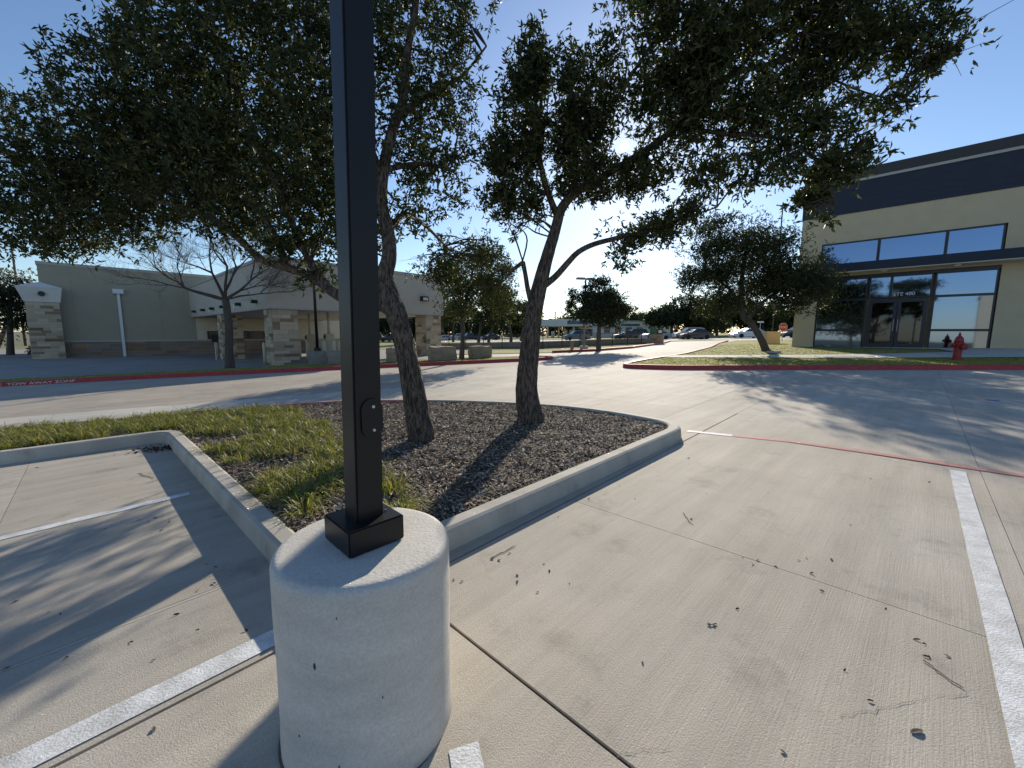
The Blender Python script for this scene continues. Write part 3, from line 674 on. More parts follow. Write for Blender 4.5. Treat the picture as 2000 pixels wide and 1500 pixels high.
limbs2 = [([(1036, 836, 5.94, .235), (1036, 815, 5.94, .195), (1029, 765, 5.95, .165), (1034, 690, 5.96, .138), (1041, 620, 5.97, .115), (1054, 560, 5.98, .102), (1068, 505, 5.98, .085), (1084, 450, 6.0, .075), (1098, 405, 6.0, .068), (1130, 372, 5.95, .055), (1195, 335, 5.8, .046), (1310, 258, 5.6, .038), (1400, 160, 5.35, .03), (1550, 115, 5.1, .022), (1700, 95, 4.9, .012)], 66, True),
 ([(1060, 560, 5.97, .05), (1085, 540, 5.95, .046), (1110, 512, 5.93, .042), (1130, 492, 5.92, .038), (1160, 477, 5.9, .035), (1205, 465, 5.88, .032), (1260, 452, 5.85, .024), (1330, 428, 5.75, .015), (1400, 405, 5.6, .008)], 10, False),
 ([(1040, 600, 5.96, .045), (1031, 565, 5.94, .036), (1026, 535, 5.92, .032), (1021, 511, 5.9, .034)], 9, False),
 ([(1022, 512, 5.9, .030), (1008, 522, 5.85, .026), (994, 535, 5.8, .018), (984, 550, 5.75, .008)], 8, False),
 ([(1090, 425, 6.0, .05), (1065, 360, 6.05, .04), (1050, 270, 6.1, .03), (1060, 180, 6.1, .02), (1075, 90, 6.1, .01)], 8, False),
 ([(1110, 385, 6.0, .045), (1150, 300, 5.9, .035), (1200, 200, 5.7, .025), (1270, 90, 5.5, .018), (1350, -40, 5.3, .01)], 8, False),
 ([(1065, 380, 6.05, .03), (1020, 350, 6.05, .022), (960, 340, 6.0, .012)], 7, False),
 ([(1290, 235, 5.6, .03), (1400, 260, 5.4, .024), (1520, 270, 5.2, .018), (1600, 320, 5.05, .014), (1630, 400, 5.0, .007)], 7, False),
 ([(1550, 115, 5.1, .018), (1660, 170, 4.95, .012), (1760, 200, 4.9, .006)], 6, False)]
blobs2 = [PB(965, 345, 6.0, 48, 75, d=.85), PB(1055, 120, 6.05, 62, 62, d=.85), PB(1055, 245, 6.05, 85, 95), PB(1135, 325, 6.0, 105, 60), PB(1045, 395, 6.0, 60, 35, d=.7), PB(1165, 200, 5.8, 95, 75, d=.85), PB(1255, 330, 5.7, 70, 55, d=.8), PB(1275, 110, 5.5, 90, 95, d=.8), PB(1400, 95, 5.3, 115, 95, d=.8), PB(1550, 80, 5.1, 130, 85, d=.8), PB(1695, 70, 4.9, 110, 75, d=.8), PB(1790, 85, 4.85, 65, 45, d=.7), PB(1450, 235, 5.3, 105, 70, d=.75), PB(1345, 215, 5.4, 85, 70, d=.75), PB(1590, 230, 5.05, 100, 65, d=.75), PB(1620, 315, 5.0, 62, 60, d=.85), PB(1600, 395, 5.0, 48, 38, d=.7), PB(1400, 325, 5.4, 75, 45, d=.6), PB(1275, 447, 5.85, 80, 36, d=.85), PB(1215, 490, 5.9, 32, 32, d=.5), PB(1350, 415, 5.7, 60, 22, d=.6), PB(1745, 195, 4.9, 45, 42, d=.5), PB(1865, 90, 4.8, 35, 30, d=.4), PB(1500, 335, 5.2, 60, 40, d=.55), PB(1550, -100, 5.2, 280, 90), PB(1000, 430, 6.0, 22, 30, d=.35), PB(1280, -60, 5.6, 90, 50)]
t2 = oak('oak_tree', 'live oak at the pointed end of the mulch island, with a broken stub', B2, limbs2, blobs2, .13, 80000, 31)

# ================================================================== BUILDINGS
def V3(p, z): return Vector((p[0], p[1], z))
def wallbox(a, b, z0, z1, th, m, name, parent, bevel=0):     # upright box on the line a-b, thickness to the left of a->b
    d = direction(a, b); n = Vector((-d[1], d[0], 0)) * th
    return MB().frame_box(V3(a, z0), V3(b, 0) - V3(a, 0), n, (0, 0, z1 - z0)).build(name, m, parent, bevel=bevel)
def along(o, d, k, e=None, j=0): return (o[0] + d[0] * k + (e[0] * j if e else 0), o[1] + d[1] * k + (e[1] * j if e else 0))
STONE_MESH = {}
def stone_face(parent, o, ax, nrm, wd, z0, z1, course=(.16, .3), lens=(.3, .8), proud=.03, brown=.22, mats=('limestone', 'limestone_brown'), seed=1):
    """rows of single stones on a face: o = left foot of the face, ax along it, nrm outwards"""
    rg = random.Random(seed); z = z0; axv, nv = Vector((*ax, 0)), Vector((*nrm, 0))
    while z < z1 - .05:
        h = min(rg.uniform(*course), z1 - z); h = z1 - z if z1 - z - h < .1 else h; x = 0
        while x < wd - .02:
            l = rg.uniform(*lens); l = wd - x if wd - x - l < .18 else l
            m = mats[1] if rg.random() < brown else mats[0]
            if m not in STONE_MESH:
                STONE_MESH[m] = MB().frame_box((0, 0, 0), (1, 0, 0), (0, 1, 0), (0, 0, 1)).mesh('stone', m)
            s = link('stone', STONE_MESH[m]); s.parent = parent
            p = V3(o, z) + axv * (x + .006) + nv * .0; pr = proud * rg.uniform(.5, 1.25)
            R_ = Matrix((axv * (l - .012), nv * (pr + .03), Vector((0, 0, h - .012)))).transposed().to_4x4(); R_.translation = p - nv * .03
            s.matrix_local = Matrix.Translation(-Vector(parent['wc'])) @ R_ if parent.get('wc') else R_
            x += l
        z += h
# ---- drive-through building on the left
CC = aty(526, 603, 20.5); Cc = (CC.x, CC.y); a_ = (.69, .724); b_ = (-.724, .69); l_ = math.hypot(*a_); a_ = (a_[0] / l_, a_[1] / l_); b_ = (-a_[1], a_[0])
na, nb = (-a_[0], -a_[1]), (-b_[0], -b_[1]); SL = 20.6; LL = 10.6; ZB, ZT, ZW = 2.58, 4.98, 5.95
bl = thing('drive_through_building', 'tan stucco drive-through building with stone pillars and a wide canopy, left', 'building', (Cc[0], Cc[1], g(*Cc)))
W0 = along(Cc, b_, SL)                                 # where the canopy meets the main wall
WL = along(W0, a_, -8.2); WR = along(W0, a_, 15)
mw_ = wallbox(WL, WR, -1.2, ZW, 12, 'stucco_olive', 'wall', bl)
wallbox(along(WL, a_, -.05, b_, -.05), along(WR, a_, .05, b_, -.05), ZW, ZW + .22, 12.1, 'light_trim', 'parapet_cap', bl)
zg = min(g(*WL), g(*W0)) - .1
wains = wallbox(along(WL, b_, -.05), along(W0, a_, 9, b_, -.05), zg - .4, zg + 1.25, .06, 'mortar', 'wainscot', bl)
wains['wc'] = (0, 0, 0)
stone_face(wains, along(WL, b_, -.05), a_, nb, 17.2, zg + .0, zg + 1.25, (.24, .34), (.5, 1.1), .02, .35, ('stone_wainscot', 'limestone_brown'), 3)
wallbox(along(WL, b_, -.09), along(W0, a_, 9, b_, -.09), zg + 1.25, zg + 1.36, .1, 'light_trim', 'wainscot_sill', bl)
for kk in (1.5, 6.3): MB().frame_box(V3(along(WL, a_, kk, b_, -.003), zg + 1.37), V3(a_, 0) * .018, V3(nb, 0) * .001, (0, 0, ZW - zg - 1.38)).build('control_joint', 'rough_conc', bl)
# downspout
dsx = along(WL, a_, 3.9, b_, -.12)
ds = MB().box(V3(dsx, (zg + 4.25) / 2 + .1), (.17, .14, 4.25 - zg), GA).build('downspout', 'trim_white', bl, bevel=.01)
MB().prism([along(dsx, a_, s * .3, b_, j) for s, j in ((-1, .1), (1, .1), (1, -.22), (-1, -.22))], 4.22, 4.55).build('rain_head', 'trim_white', bl)
# corner pilaster with flared white cap
PLo = along(WL, a_, -.7, b_, -.75); z0 = g(*PLo) - .1
pil = MB().prism([PLo, along(PLo, a_, 1.55), along(PLo, a_, 1.55, b_, .8), along(PLo, b_, 1.6)], z0 - .3, 3.35).build('pilaster', 'mortar', bl); pil['wc'] = (0, 0, 0)
stone_face(pil, PLo, a_, nb, 1.55, z0, 3.35, (.12, .24), (.25, .75), .03, .2, seed=5); stone_face(pil, along(PLo, b_, 1.6), nb, na, 1.6, z0, 3.35, (.12, .24), (.25, .75), .03, .2, seed=6)
mb = MB(); lo = [along(PLo, a_, i, b_, j) for i, j in ((-.06, -.06), (1.6, -.06), (1.6, .86), (-.06, 1.65))]; hi = [along(PLo, a_, i, b_, j) for i, j in ((-.35, -.3), (1.75, -.2), (1.75, .86), (-.35, 1.65))]
mb.add([V3(p, 3.36) for p in lo] + [V3(p, 4.35) for p in hi] + [V3(along(PLo, a_, .75, b_, .5), 4.75)], [(0, 1, 5, 4), (1, 2, 6, 5), (2, 3, 7, 6), (3, 0, 4, 7), (3, 2, 1, 0), (4, 5, 8), (5, 6, 8), (6, 7, 8), (7, 4, 8)])
cap = mb.build('pilaster_cap', 'stucco_white', bl)
md = MB().lathe([(.001, 0), (.17, 0), (.17, .05), (.05, .06)], (0, 0, 0), 12); R_ = Vector((*nb, .12)).to_track_quat('Z', 'Y').to_matrix(); cm = V3(along(PLo, a_, .78, b_, -.2), 3.9); md.v = [tuple(cm + R_ @ Vector(v)) for v in md.v]
sub('medallion', md, 'sign_black', cap)
# canopy: fascia, soffit and roof
def ring(k0, z0, z1, name, m, par): # fascia box as four walls
    P_ = [along(Cc, a_, -k0, b_, -k0), along(Cc, a_, LL + k0, b_, -k0), along(Cc, a_, LL + k0, b_, SL - .01), along(Cc, a_, -k0, b_, SL - .01)]
    return MB().prism(P_, z0, z1).build(name, m, par)
can = ring(0, ZB + .08, ZT, 'canopy', 'stucco_grey', bl); ring(.06, ZT, ZT + .16, 'canopy_cap', 'light_trim', bl); ring(-.25, ZB + .03, ZB + .085, 'soffit', 'soffit', bl)
ring(.0, ZB, ZB + .082, 'drip_edge', 'light_trim', bl).hide_render = False
# lane signs along the side fascia (entrance side)
for k, sv in enumerate((2.0, 5.2, 9.0, 12.0, 15.0, 18.4)):
    c = along(Cc, b_, sv, na, .14); sg = MB().box(V3(c, ZB + .42), (.26, .30, .17), math.atan2(a_[1], a_[0])).build('lane_sign', 'sign_black', bl)
    sub('lit_panel', MB().box(V3(along(c, na, .14), ZB + .43), (.03, .25, .12), math.atan2(a_[1], a_[0])), 'sign_green', sg)
    if k in (1, 3): MB().box(V3(along(Cc, b_, sv + 1.4, na, .02), ZB + .35), (.03, .25, .22), math.atan2(a_[1], a_[0])).build('lane_plate', 'sign_white', bl)
for kk, zz in ((3.1, 3.75), (9.0, 3.6)):
    c = along(Cc, a_, kk, nb, .13); wp = MB().box(V3(c, zz), (.5, .26, .3), math.atan2(a_[1], a_[0])).build('wall_lamp', 'sign_black', bl, bevel=.02)
    sub('lens', MB().box(V3(along(c, nb, .135), zz - .02), (.34, .02, .17), math.atan2(a_[1], a_[0])), 'lamp_lens', wp)
# stone columns
def column(o, seed, wa=1.2, wb=1.2):
    z0 = min(g(*o), g(*along(o, a_, wa, b_, wb))) - .15
    c = MB().prism([o, along(o, a_, wa), along(o, a_, wa, b_, wb), along(o, b_, wb)], z0 - .2, ZB + .02).build('column', 'mortar', bl); c['wc'] = (0, 0, 0)
    stone_face(c, o, a_, nb, wa, z0, ZB, (.12, .24), (.25, .75), .03, .24, seed=seed); stone_face(c, along(o, b_, wb), nb, na, wb, z0, ZB, (.12, .24), (.25, .75), .03, .24, seed=seed + 1)
column(along(Cc, a_, .12, b_, .12), 21); column(along(Cc, a_, .12, b_, 10.6), 31); column(along(Cc, a_, LL - 1.35, b_, .12), 41); column(along(Cc, a_, LL - 1.35, b_, 10.6), 51)
# teller window band under the canopy, cream wall there
tw = wallbox(along(W0, a_, .3, b_, -.07), along(W0, a_, 14.5, b_, -.07), zg + 1.37, ZB + .03, .065, 'stucco_cream', 'cream_wall', bl)
wn_ = wallbox(along(W0, a_, 1.0, b_, -.13), along(W0, a_, 5.6, b_, -.13), zg + 1.4, zg + 2.1, .08, 'navy_frame', 'teller_window', bl)
for k in range(3): sub('pane', MB().frame_box(V3(along(W0, a_, 1.08 + k * 1.5, b_, -.14), zg + 1.45), V3(a_, 0) * 1.38, V3(nb, 0) * .01, (0, 0, .6)), 'dark_glass', wn_)
# ---- kiosks and bollards in the lanes
KA = math.atan2(a_[1], a_[0])
for k, (px_, Y_, wh) in enumerate(((644, 24.5, 'nearest the black light pole'), (607, 26.3, 'in the middle of the three'), (577, 28.5, 'beside the front stone column'))):
    p = aty(px_, 690, Y_); p.z = g(p.x, p.y)
    t = thing('teller_kiosk', 'beige drive-through teller kiosk with tall pipe, ' + wh, 'kiosk', p, 'drive-through kiosks under the canopy')
    MB().box(p + Vector((0, 0, .55)), (.36, .36, 1.1), KA).build('pedestal', 'kiosk_tan', t, bevel=.02)
    h_ = MB().box(p + Vector((0, 0, 1.32)), (.5, .42, .46), KA).build('housing', 'kiosk_tan', t, bevel=.03)
    sub('screen', MB().box(p + V3(along((0, 0), na, .255), 1.36), (.012, .28, .22), KA), 'dark_glass', h_)
    MB().tube([p + Vector((0, 0, 1.5)), p + Vector((0, 0, ZB + .04 - p.z))], [.07, .07], 10).build('carrier_pipe', 'kiosk_tan', t, smooth=True)
for k, (px_, Y_, wh) in enumerate(((586, 27.3, 'left of the middle kiosk'), (601, 24.8, 'in front of the middle kiosk'), (633, 23.5, 'left of the nearest kiosk'), (653, 23.3, 'right of the nearest kiosk'), (662, 25.5, 'next to the black light pole'), (574, 26.2, 'close to the front stone column'), (517, 21.6, 'at the left side of the front stone column'), (424, 28.6, 'left of the second stone column'))):
    p = aty(px_, 690, Y_); p.z = g(p.x, p.y); h_ = 1.15
    o = MB().lathe([(.085, -.05), (.085, h_ - .06), (.07, h_ - .02), (.03, h_)], p, 12).build('bollard', 'bollard_tan', smooth=True)
    tag(o, 'slim beige steel bollard ' + wh, 'bollard', 'bollards in the drive-through lanes')
p = at(421, 700); p = aty(422, 690, 27.6); p.z = g(p.x, p.y)
t = thing('clearance_sign', 'small black box on a thin post left of the second stone column', 'sign', p); MB().box(p + Vector((0, 0, .6)), (.07, .07, 1.3)).build('post', 'galv', t); MB().box(p + Vector((0, 0, 1.45)), (.36, .12, .5), KA).build('panel', 'sign_black', t)

# ---- shop building on the right
PR = aty(1933, 660, 18.7); Pr = (PR.x, PR.y); c_ = (-.70, .714); l_ = math.hypot(*c_); c_ = (c_[0] / l_, c_[1] / l_); cn = (-c_[1], c_[0]); cn = cn if cn[0] < 0 else (-cn[0], -cn[1])   # outward normal
def tpx(px):                                            # distance along the facade seen at a pixel column
    d = ray(px, 600); k = d.x / d.y; return (Pr[0] - k * Pr[1]) / (k * c_[1] - c_[0])
ZG = .70; TL, TC = tpx(1594), tpx(1553); CA = math.atan2(c_[1], c_[0])
br = thing('shop_building', 'beige stucco shop building with dark blue parapet and glass storefront, right', 'building', V3(along(Pr, c_, TC), ZG))
def fac(t0, t1, z0, z1, out, th, m, name, par=br, bevel=0, subp=False):
    o = along(Pr, c_, t0, cn, out); mb = MB().frame_box(V3(o, z0), V3(c_, 0) * (t1 - t0), V3(cn, 0) * -th, (0, 0, z1 - z0))
    return sub(name, mb, m, par, bevel=bevel) if subp else mb.build(name, m, par, bevel=bevel)
fac(-26, -.05, -.3, 7.8, 0, .5, 'stucco_tan', 'wall'); fac(TL, TC, -.3, 7.8, 0, .5, 'stucco_tan', 'wall'); fac(-.05, TL, 6.35, 7.8, 0, .5, 'stucco_tan', 'wall'); fac(-.05, TL, 4.57, 5.1, 0, .5, 'stucco_tan', 'wall')
MB().frame_box(V3(along(Pr, c_, -26, cn, -.502), -.3), V3(c_, 0) * (26 + TC), V3(cn, 0) * -13.5, (0, 0, 8.1)).build('rear_block', 'stucco_tan', br)
fac(-26.02, TC + .03, 7.8, 9.35, .03, 14.06, 'navy_metal', 'parapet'); fac(-26.05, TC + .06, 9.35, 9.47, .08, 14.15, 'light_trim', 'parapet_trim'); fac(-26.04, TC + .05, 9.47, 9.97, .05, 14.1, 'dark_cap', 'parapet_cap')
fac(-26, TL + .35, 4.70, 5.12, .95, .95, 'navy_metal', 'entrance_canopy', bevel=.01); fac(-25.9, TL + .3, 4.66, 4.705, .9, .88, 'soffit', 'canopy_soffit')
for tt in (1.2, 3.7, 5.9): fac(tt, tt + .22, 4.6, 4.662, .55, .22, 'trim_white', 'soffit_lamp')
for kk in (-2.6, -7.0): fac(kk, kk + .02, 5.14, 7.79, .002, .001, 'rough_conc', 'control_joint')
def window(t0, t1, z0, z1, m='store_glass', fr=.055, out=-.06):
    w_ = fac(t0, t1, z0, z1, out - .05, .015, m, 'window'); q = (t0, t1, z0, z1); tl = random.uniform(-.004, .004)
    for nm, (a0, a1, b0, b1) in {'frame': (t0 - fr, t0, z0 - fr, z1 + fr), 'frame ': (t1, t1 + fr, z0 - fr, z1 + fr), 'frame  ': (t0, t1, z1, z1 + fr), 'frame   ': (t0, t1, z0 - fr, z0)}.items():
        fac(a0, a1, b0, b1, out, .12, 'navy_frame', 'frame', w_, subp=True)
up = [.0, tpx(1832), tpx(1703), TL]
for k in range(3): window(up[k] + .06, up[k + 1] - .06, 5.18, 6.29)
T1, T2, T3 = tpx(1818), tpx(1736), tpx(1692)
ZS, Z1, Z2 = ZG + .03, 1.66, 3.28
for t0, t1 in ((.0, T1),):
    window(t0 + .06, t1 - .1, ZS + .07, Z1 - .03); window(t0 + .06, t1 - .1, Z1 + .08, Z2 - .03); window(t0 + .06, t1 - .1, Z2 + .08, 4.36)
window(T3 + .09, TL - .07, ZS + .07, Z1 - .03); window(T3 + .09, TL - .07, Z1 + .08, Z2 - .03); window(T3 + .09, TL - .07, Z2 + .08, 4.36)
window(T1 + .1, T2 - .05, Z2 + .08, 4.36); window(T2 + .06, T3 - .08, Z2 + .08, 4.36)
fac(-.05, TL, 4.42, 4.57, -.05, .4, 'navy_frame', 'header'); fac(-.05, TL, ZG - .3, ZS, -.05, .4, 'navy_frame', 'sill')
tm = (T1 + T3) / 2
for a0, a1, hs in ((T1 + .12, tm - .01, 1), (tm + .01, T3 - .1, -1)):
    d_ = fac(a0, a1, ZS + .01, Z2 - .03, -.07, .05, 'navy_frame', 'door'); sub_g = fac(a0 + .14, a1 - .14, ZS + .28, Z2 - .2, -.066, .03, 'door_glass', 'pane', d_, subp=True)
    e_ = a1 - .07 if hs > 0 else a0 + .07
    fac(e_ - .018, e_ + .018, ZS + .9, ZS + 1.5, -.02, .03, 'steel_grey', 'handle', d_, subp=True)
tx_ = -V3(c_, 0); mwt = Matrix((tx_, Vector((0, 0, 1)), V3(cn, 0))).transposed().to_4x4(); mwt.translation = V3(along(Pr, c_, tpx(1784), cn, -.105), Z2 + .13)
lt = text('suite_lettering', 'STE 400', .24, mwt, 'sign_white', br)
# ---- buildings behind the camera, mirrored in the storefront
def plain_building(name, label, o, d, wdt, dep, h, m, m2, seed):
    t = thing(name, label, 'building', V3(o, g(*o))); n = (-d[1], d[0]); z = g(*o)
    MB().prism([o, along(o, d, wdt), along(o, d, wdt, n, dep), along(o, n, dep)], z - .4, h).build('wall', m, t)
    MB().prism([along(o, d, -.15, n, -.15), along(o, d, wdt + .15, n, -.15), along(o, d, wdt + .15, n, dep), along(o, d, -.15, n, dep)], h, h + .35).build('parapet', m2, t)
    return t

# ================================================================== STREET FURNITURE AND NEAR-GROUND THINGS
# fire hydrant
hp = at(1868, 703, .13)
t = thing('fire_hydrant', 'red fire hydrant on the grass in front of the storefront', 'hydrant', hp)
MB().lathe([(.16, -.03), (.16, .03), (.115, .035), (.115, .10), (.105, .12), (.105, .52), (.125, .53), (.125, .58), (.11, .59)], hp, 20).build('barrel', 'hydrant_red', t, smooth=False)
bn = MB().lathe([(.115, .585), (.118, .64), (.10, .72), (.065, .78), (.035, .80), (.03, .86), (.018, .87)], hp, 20).build('bonnet', 'hydrant_red', t, smooth=True)
sub('operating_nut', MB().lathe([(.026, .86), (.026, .91), (.015, .915)], hp, 5), 'hydrant_red', bn)
for s_, nm in ((1, 'x'), (-1, 'x')):
    nz = MB().lathe([(.06, 0), (.06, .17), (.075, .17), (.075, .22), (.03, .225), (.025, .26)], (0, 0, 0), 10, 'X'); nz.v = [tuple(hp + Vector((v[0] * s_, v[1], v[2] + .48))) for v in nz.v]; nz.build('hose_nozzle', 'hydrant_red', t)
nz = MB().lathe([(.08, 0), (.08, -.16), (.098, -.16), (.098, -.22), (.03, -.225)], hp + Vector((0, 0, .44)), 12, 'Y'); nz.build('pumper_nozzle', 'hydrant_red', t)
# limestone boulders (sawn blocks) along the far kerb
def rough_block(name, c, sz, rz, m, lab, cat, grp=None, seed=0):
    rg = random.Random(seed); bm = bmesh.new(); bmesh.ops.create_cube(bm, size=1); bmesh.ops.subdivide_edges(bm, edges=bm.edges[:], cuts=3, use_grid_fill=True)
    for v in bm.verts:
        f = v.co.copy(); v.co = Vector((f.x * sz[0], f.y * sz[1], f.z * sz[2])) + Vector((rg.gauss(0, .018), rg.gauss(0, .018), rg.gauss(0, .014)))
    bmesh.ops.bevel(bm, geom=[e for e in bm.edges if e.calc_face_angle(0) > 1.], offset=.03, segments=2, affect='EDGES')
    me = bpy.data.meshes.new(name); bm.to_mesh(me); bm.free(); me.materials.append(M[m]); o = link(name, me); o.location = c; o.rotation_euler = (0, 0, rz); return tag(o, lab, cat, grp)
for k, (px_, Y_, sz, lab) in enumerate(((864, 20.0, (1.25, .7, .72), 'rough limestone block beside the right stone column of the canopy'), (938, 21.0, (1.05, .7, .66), 'rough limestone block right of the thin leafy tree trunk'), (777, 19.6, (1.0, .7, .72), 'rough limestone block half hidden by the leaning oak trunk'))):
    q = aty(px_, 700, Y_); rough_block('limestone_block', (q.x, q.y, g(q.x, q.y) + sz[2] / 2 + .05), sz, .35, 'block_stone', lab, 'stone block', 'limestone blocks along the far kerb', k)
q = aty(662, 700, 18.9); rough_block('limestone_block', (q.x, q.y, g(q.x, q.y) + .38), (.95, .7, .66), .35, 'rough_conc', 'grey stone block seen just left of the black light pole', 'stone block', 'limestone blocks along the far kerb', 9)
# second lamp post with its concrete pedestal
q = aty(621, 700, 19.4); q.z = g(q.x, q.y)
lb = thing('pedestal', 'square grey concrete pedestal under the thin black lamp post by the canopy', 'pedestal', q); MB().box(q + Vector((0, 0, .33)), (.78, .78, .78), .5).build('block', 'rough_conc', lb, bevel=.03)
t = thing('lamp_post', 'thin black lamp post in front of the drive-through canopy', 'lamp post', q + Vector((0, 0, .72)))
MB().tube([q + Vector((0, 0, .74)), q + Vector((0, 0, 6.6))], [.07, .055], 10).build('shaft', 'black_metal', t, smooth=True); MB().box(q + Vector((0, 0, .80)), (.28, .28, .14), .5).build('base_cover', 'black_metal', t); MB().box(q + Vector((.3, 0, 6.62)), (.6, .3, .12)).build('lamp_head', 'black_metal', t)
# double-headed parking lamp
q = aty(1140, 690, 29.0); q.z = g(q.x, q.y) + .02
t = thing('lamp_post', 'grey lamp post with two heads behind the small round tree', 'lamp post', q); zt = aty(1140, 545, 29.0).z
MB().tube([q, Vector((q.x, q.y, zt))], [.075, .06], 8).build('shaft', 'steel_grey', t, smooth=True); MB().lathe([(.3, -.1), (.3, .28), (.26, .30)], q, 14).build('footing', 'sidewalk', t)
for s_ in (-1, 1): MB().box((q.x + s_ * .36, q.y + .1 * s_, zt + .02), (.6, .34, .13), .25).build('lamp_head', 'steel_grey', t, bevel=.02)
# little rusty marker post and thin signpost
q = aty(1117, 690, 27.6); q.z = g(q.x, q.y) + .02; o = MB().tube([q, q + Vector((.02, 0, .62)), q + Vector((.03, 0, .72))], [.12, .11, .05], 8).build('marker_post', 'block_stone', smooth=True); tag(o, 'short brown utility marker post at the end of the fence', 'post')
q = aty(1049, 700, 20.6); q.z = g(q.x, q.y) + .05; t = thing('road_sign', 'back of a grey sign on a thin post, seen beside the straight oak trunk', 'sign', q); MB().box(q + Vector((0, 0, .7)), (.05, .04, 1.5)).build('post', 'galv', t); MB().box(q + Vector((-.03, 0, 1.28)), (.3, .02, .42), .9).build('panel', 'steel_grey', t, bevel=.004)
# stone monument with green top
q = aty(1281, 675, 41.0); q.z = g(q.x, q.y) + .02; t = thing('monument_sign', 'small stone pedestal with green and white panels at the street corner', 'sign', q)
bs = MB().box(q + Vector((0, 0, .45)), (1.25, .7, 1.0), .2).build('stone_pedestal', 'mortar', t); bs['wc'] = (0, 0, 0)
stone_face(bs, (q.x - .62, q.y - .48), (math.cos(.2), math.sin(.2)), (math.sin(.2), -math.cos(.2)), 1.25, q.z, q.z + .94, (.22, .34), (.3, .6), .03, .1, ('block_stone', 'limestone_brown'), seed=77)
MB().box(q + Vector((-.35, -.08, 1.3)), (.5, .4, .72), .2).build('green_cabinet', 'box_green', t, bevel=.02); pn = MB().box(q + Vector((.3, 0, 1.2)), (.62, .12, .5), .2).build('sign_panel', 'sign_black', t)
sub('white_panel', MB().box(q + Vector((.33, -.07, 1.22)), (.36, .02, .26), .2), 'sign_white', pn)
# concrete enclosure and stop sign near the corner of the shop
q = aty(1503, 672, 30.0); q.z = g(q.x, q.y) + .1; tag(MB().box(q + Vector((0, 0, .42)), (1.1, .7, 1.0), .1).build('utility_enclosure', 'stucco_tan', bevel=.03), 'low square beige enclosure behind the leaning tree trunk', 'enclosure')
tag(MB().box((at(1511, 690, .13)) + Vector((0, 0, .06)), (.55, .35, .10), .3).build('valve_cover', 'sidewalk', bevel=.02), 'pale concrete valve cover in the grass beside the leaning trunk', 'cover')
q = aty(1527, 672, 38.0); q.z = g(q.x, q.y) + .02; zc = aty(1528, 639, 38.0).z; t = thing('stop_sign', 'red octagonal stop sign on a thin post beside the shop corner', 'sign', q)
MB().box(((q.x), q.y + .03, (q.z + zc + .3) / 2), (.05, .05, zc + .3 - q.z)).build('post', 'galv', t)
def octo(r, y): return [(q.x + r * math.cos(rad(22.5 + 45 * k)), q.y + y, zc + r * math.sin(rad(22.5 + 45 * k))) for k in range(8)]
def plate(r, y, th):
    m_ = MB(); m_.add(octo(r, y) + octo(r, y + th), [tuple(range(8)), tuple(range(15, 7, -1))] + [(k, (k + 1) % 8, 8 + (k + 1) % 8, 8 + k) for k in range(8)]); return m_
pf = plate(.40, 0, .01).build('plate', 'sign_white', t); sub('face', plate(.37, -.004, .004), 'sign_red', pf)
mwt = Matrix(((1, 0, 0, q.x + .27), (0, 0, -1, q.y - .006), (0, 1, 0, zc - .10), (0, 0, 0, 1))); text('lettering', 'STOP', .27, mwt, 'sign_white', t)
q = aty(1483, 660, 58.0); q.z = g(q.x, q.y); zc = aty(1483, 629, 58.0).z; t = thing('street_name_sign', 'white street name sign on a short post beyond the leaning tree', 'sign', q); MB().box((q.x, q.y, (q.z + zc) / 2), (.07, .07, zc - q.z)).build('post', 'galv', t); MB().box((q.x, q.y, zc), (.9, .03, .2)).build('blade', 'sign_white', t)
# utility poles and wires
def upole(px_, pbot, ptop, Y_, lab, r=.14, m='wood_pole', arm=True):
    b = aty(px_, pbot, Y_); b.z = g(b.x, b.y) - .2; tp = aty(px_, ptop, Y_); tp.x = b.x; t = thing('utility_pole', lab, 'pole', b)
    MB().tube([b, tp], [r, r * .75], 8).build('shaft', m, t, smooth=True)
    if arm:
        MB().box((tp.x, tp.y, tp.z - .5), (2.2, .12, .12)).build('crossarm', m, t)
        for k in (-.95, .95): MB().lathe([(.05, 0), (.07, .08), (.04, .2)], (tp.x + k, tp.y, tp.z - .44), 8).build('insulator', 'steel_grey', t)
    return tp
pA = upole(1508, 655, 395, 72, 'dark wooden utility pole seen between the shop corner and the leaning tree'); pB = upole(1084, 660, 608, 150, 'far utility pole above the fuel station canopy', .2); pC = upole(1474, 640, 590, 90, 'slim pale mast behind the crown of the leaning tree', .07, 'galv', False)
pD = upole(45, 640, 470, 60, 'slender dark pole above the dark tree at far left', .16, 'wood_pole', False)
def wire(a, b, sag, lab):
    pts = [a.lerp(b, k / 14) + Vector((0, 0, -sag * 4 * (k / 14) * (1 - k / 14))) for k in range(15)]
    tag(MB().tube(pts, [.022] * 15, 4).build('power_line', 'wire'), lab, 'wire', 'power lines over the street')
eA = aty(1508, 560, 72); fB = aty(860, 598, 110)
wire(aty(1508, 560, 72), aty(1000, 585, 118), 1.0, 'upper power line crossing the pale sky over the street'); wire(aty(1508, 583, 72), aty(1000, 600, 118), 1.0, 'lower power line crossing the pale sky over the street')
wire(aty(1508, 588, 72), aty(1640, 575, 60), .2, 'upper short power line beside the shop corner'); wire(aty(1508, 603, 72), aty(1640, 592, 60), .2, 'lower short power line beside the shop corner')
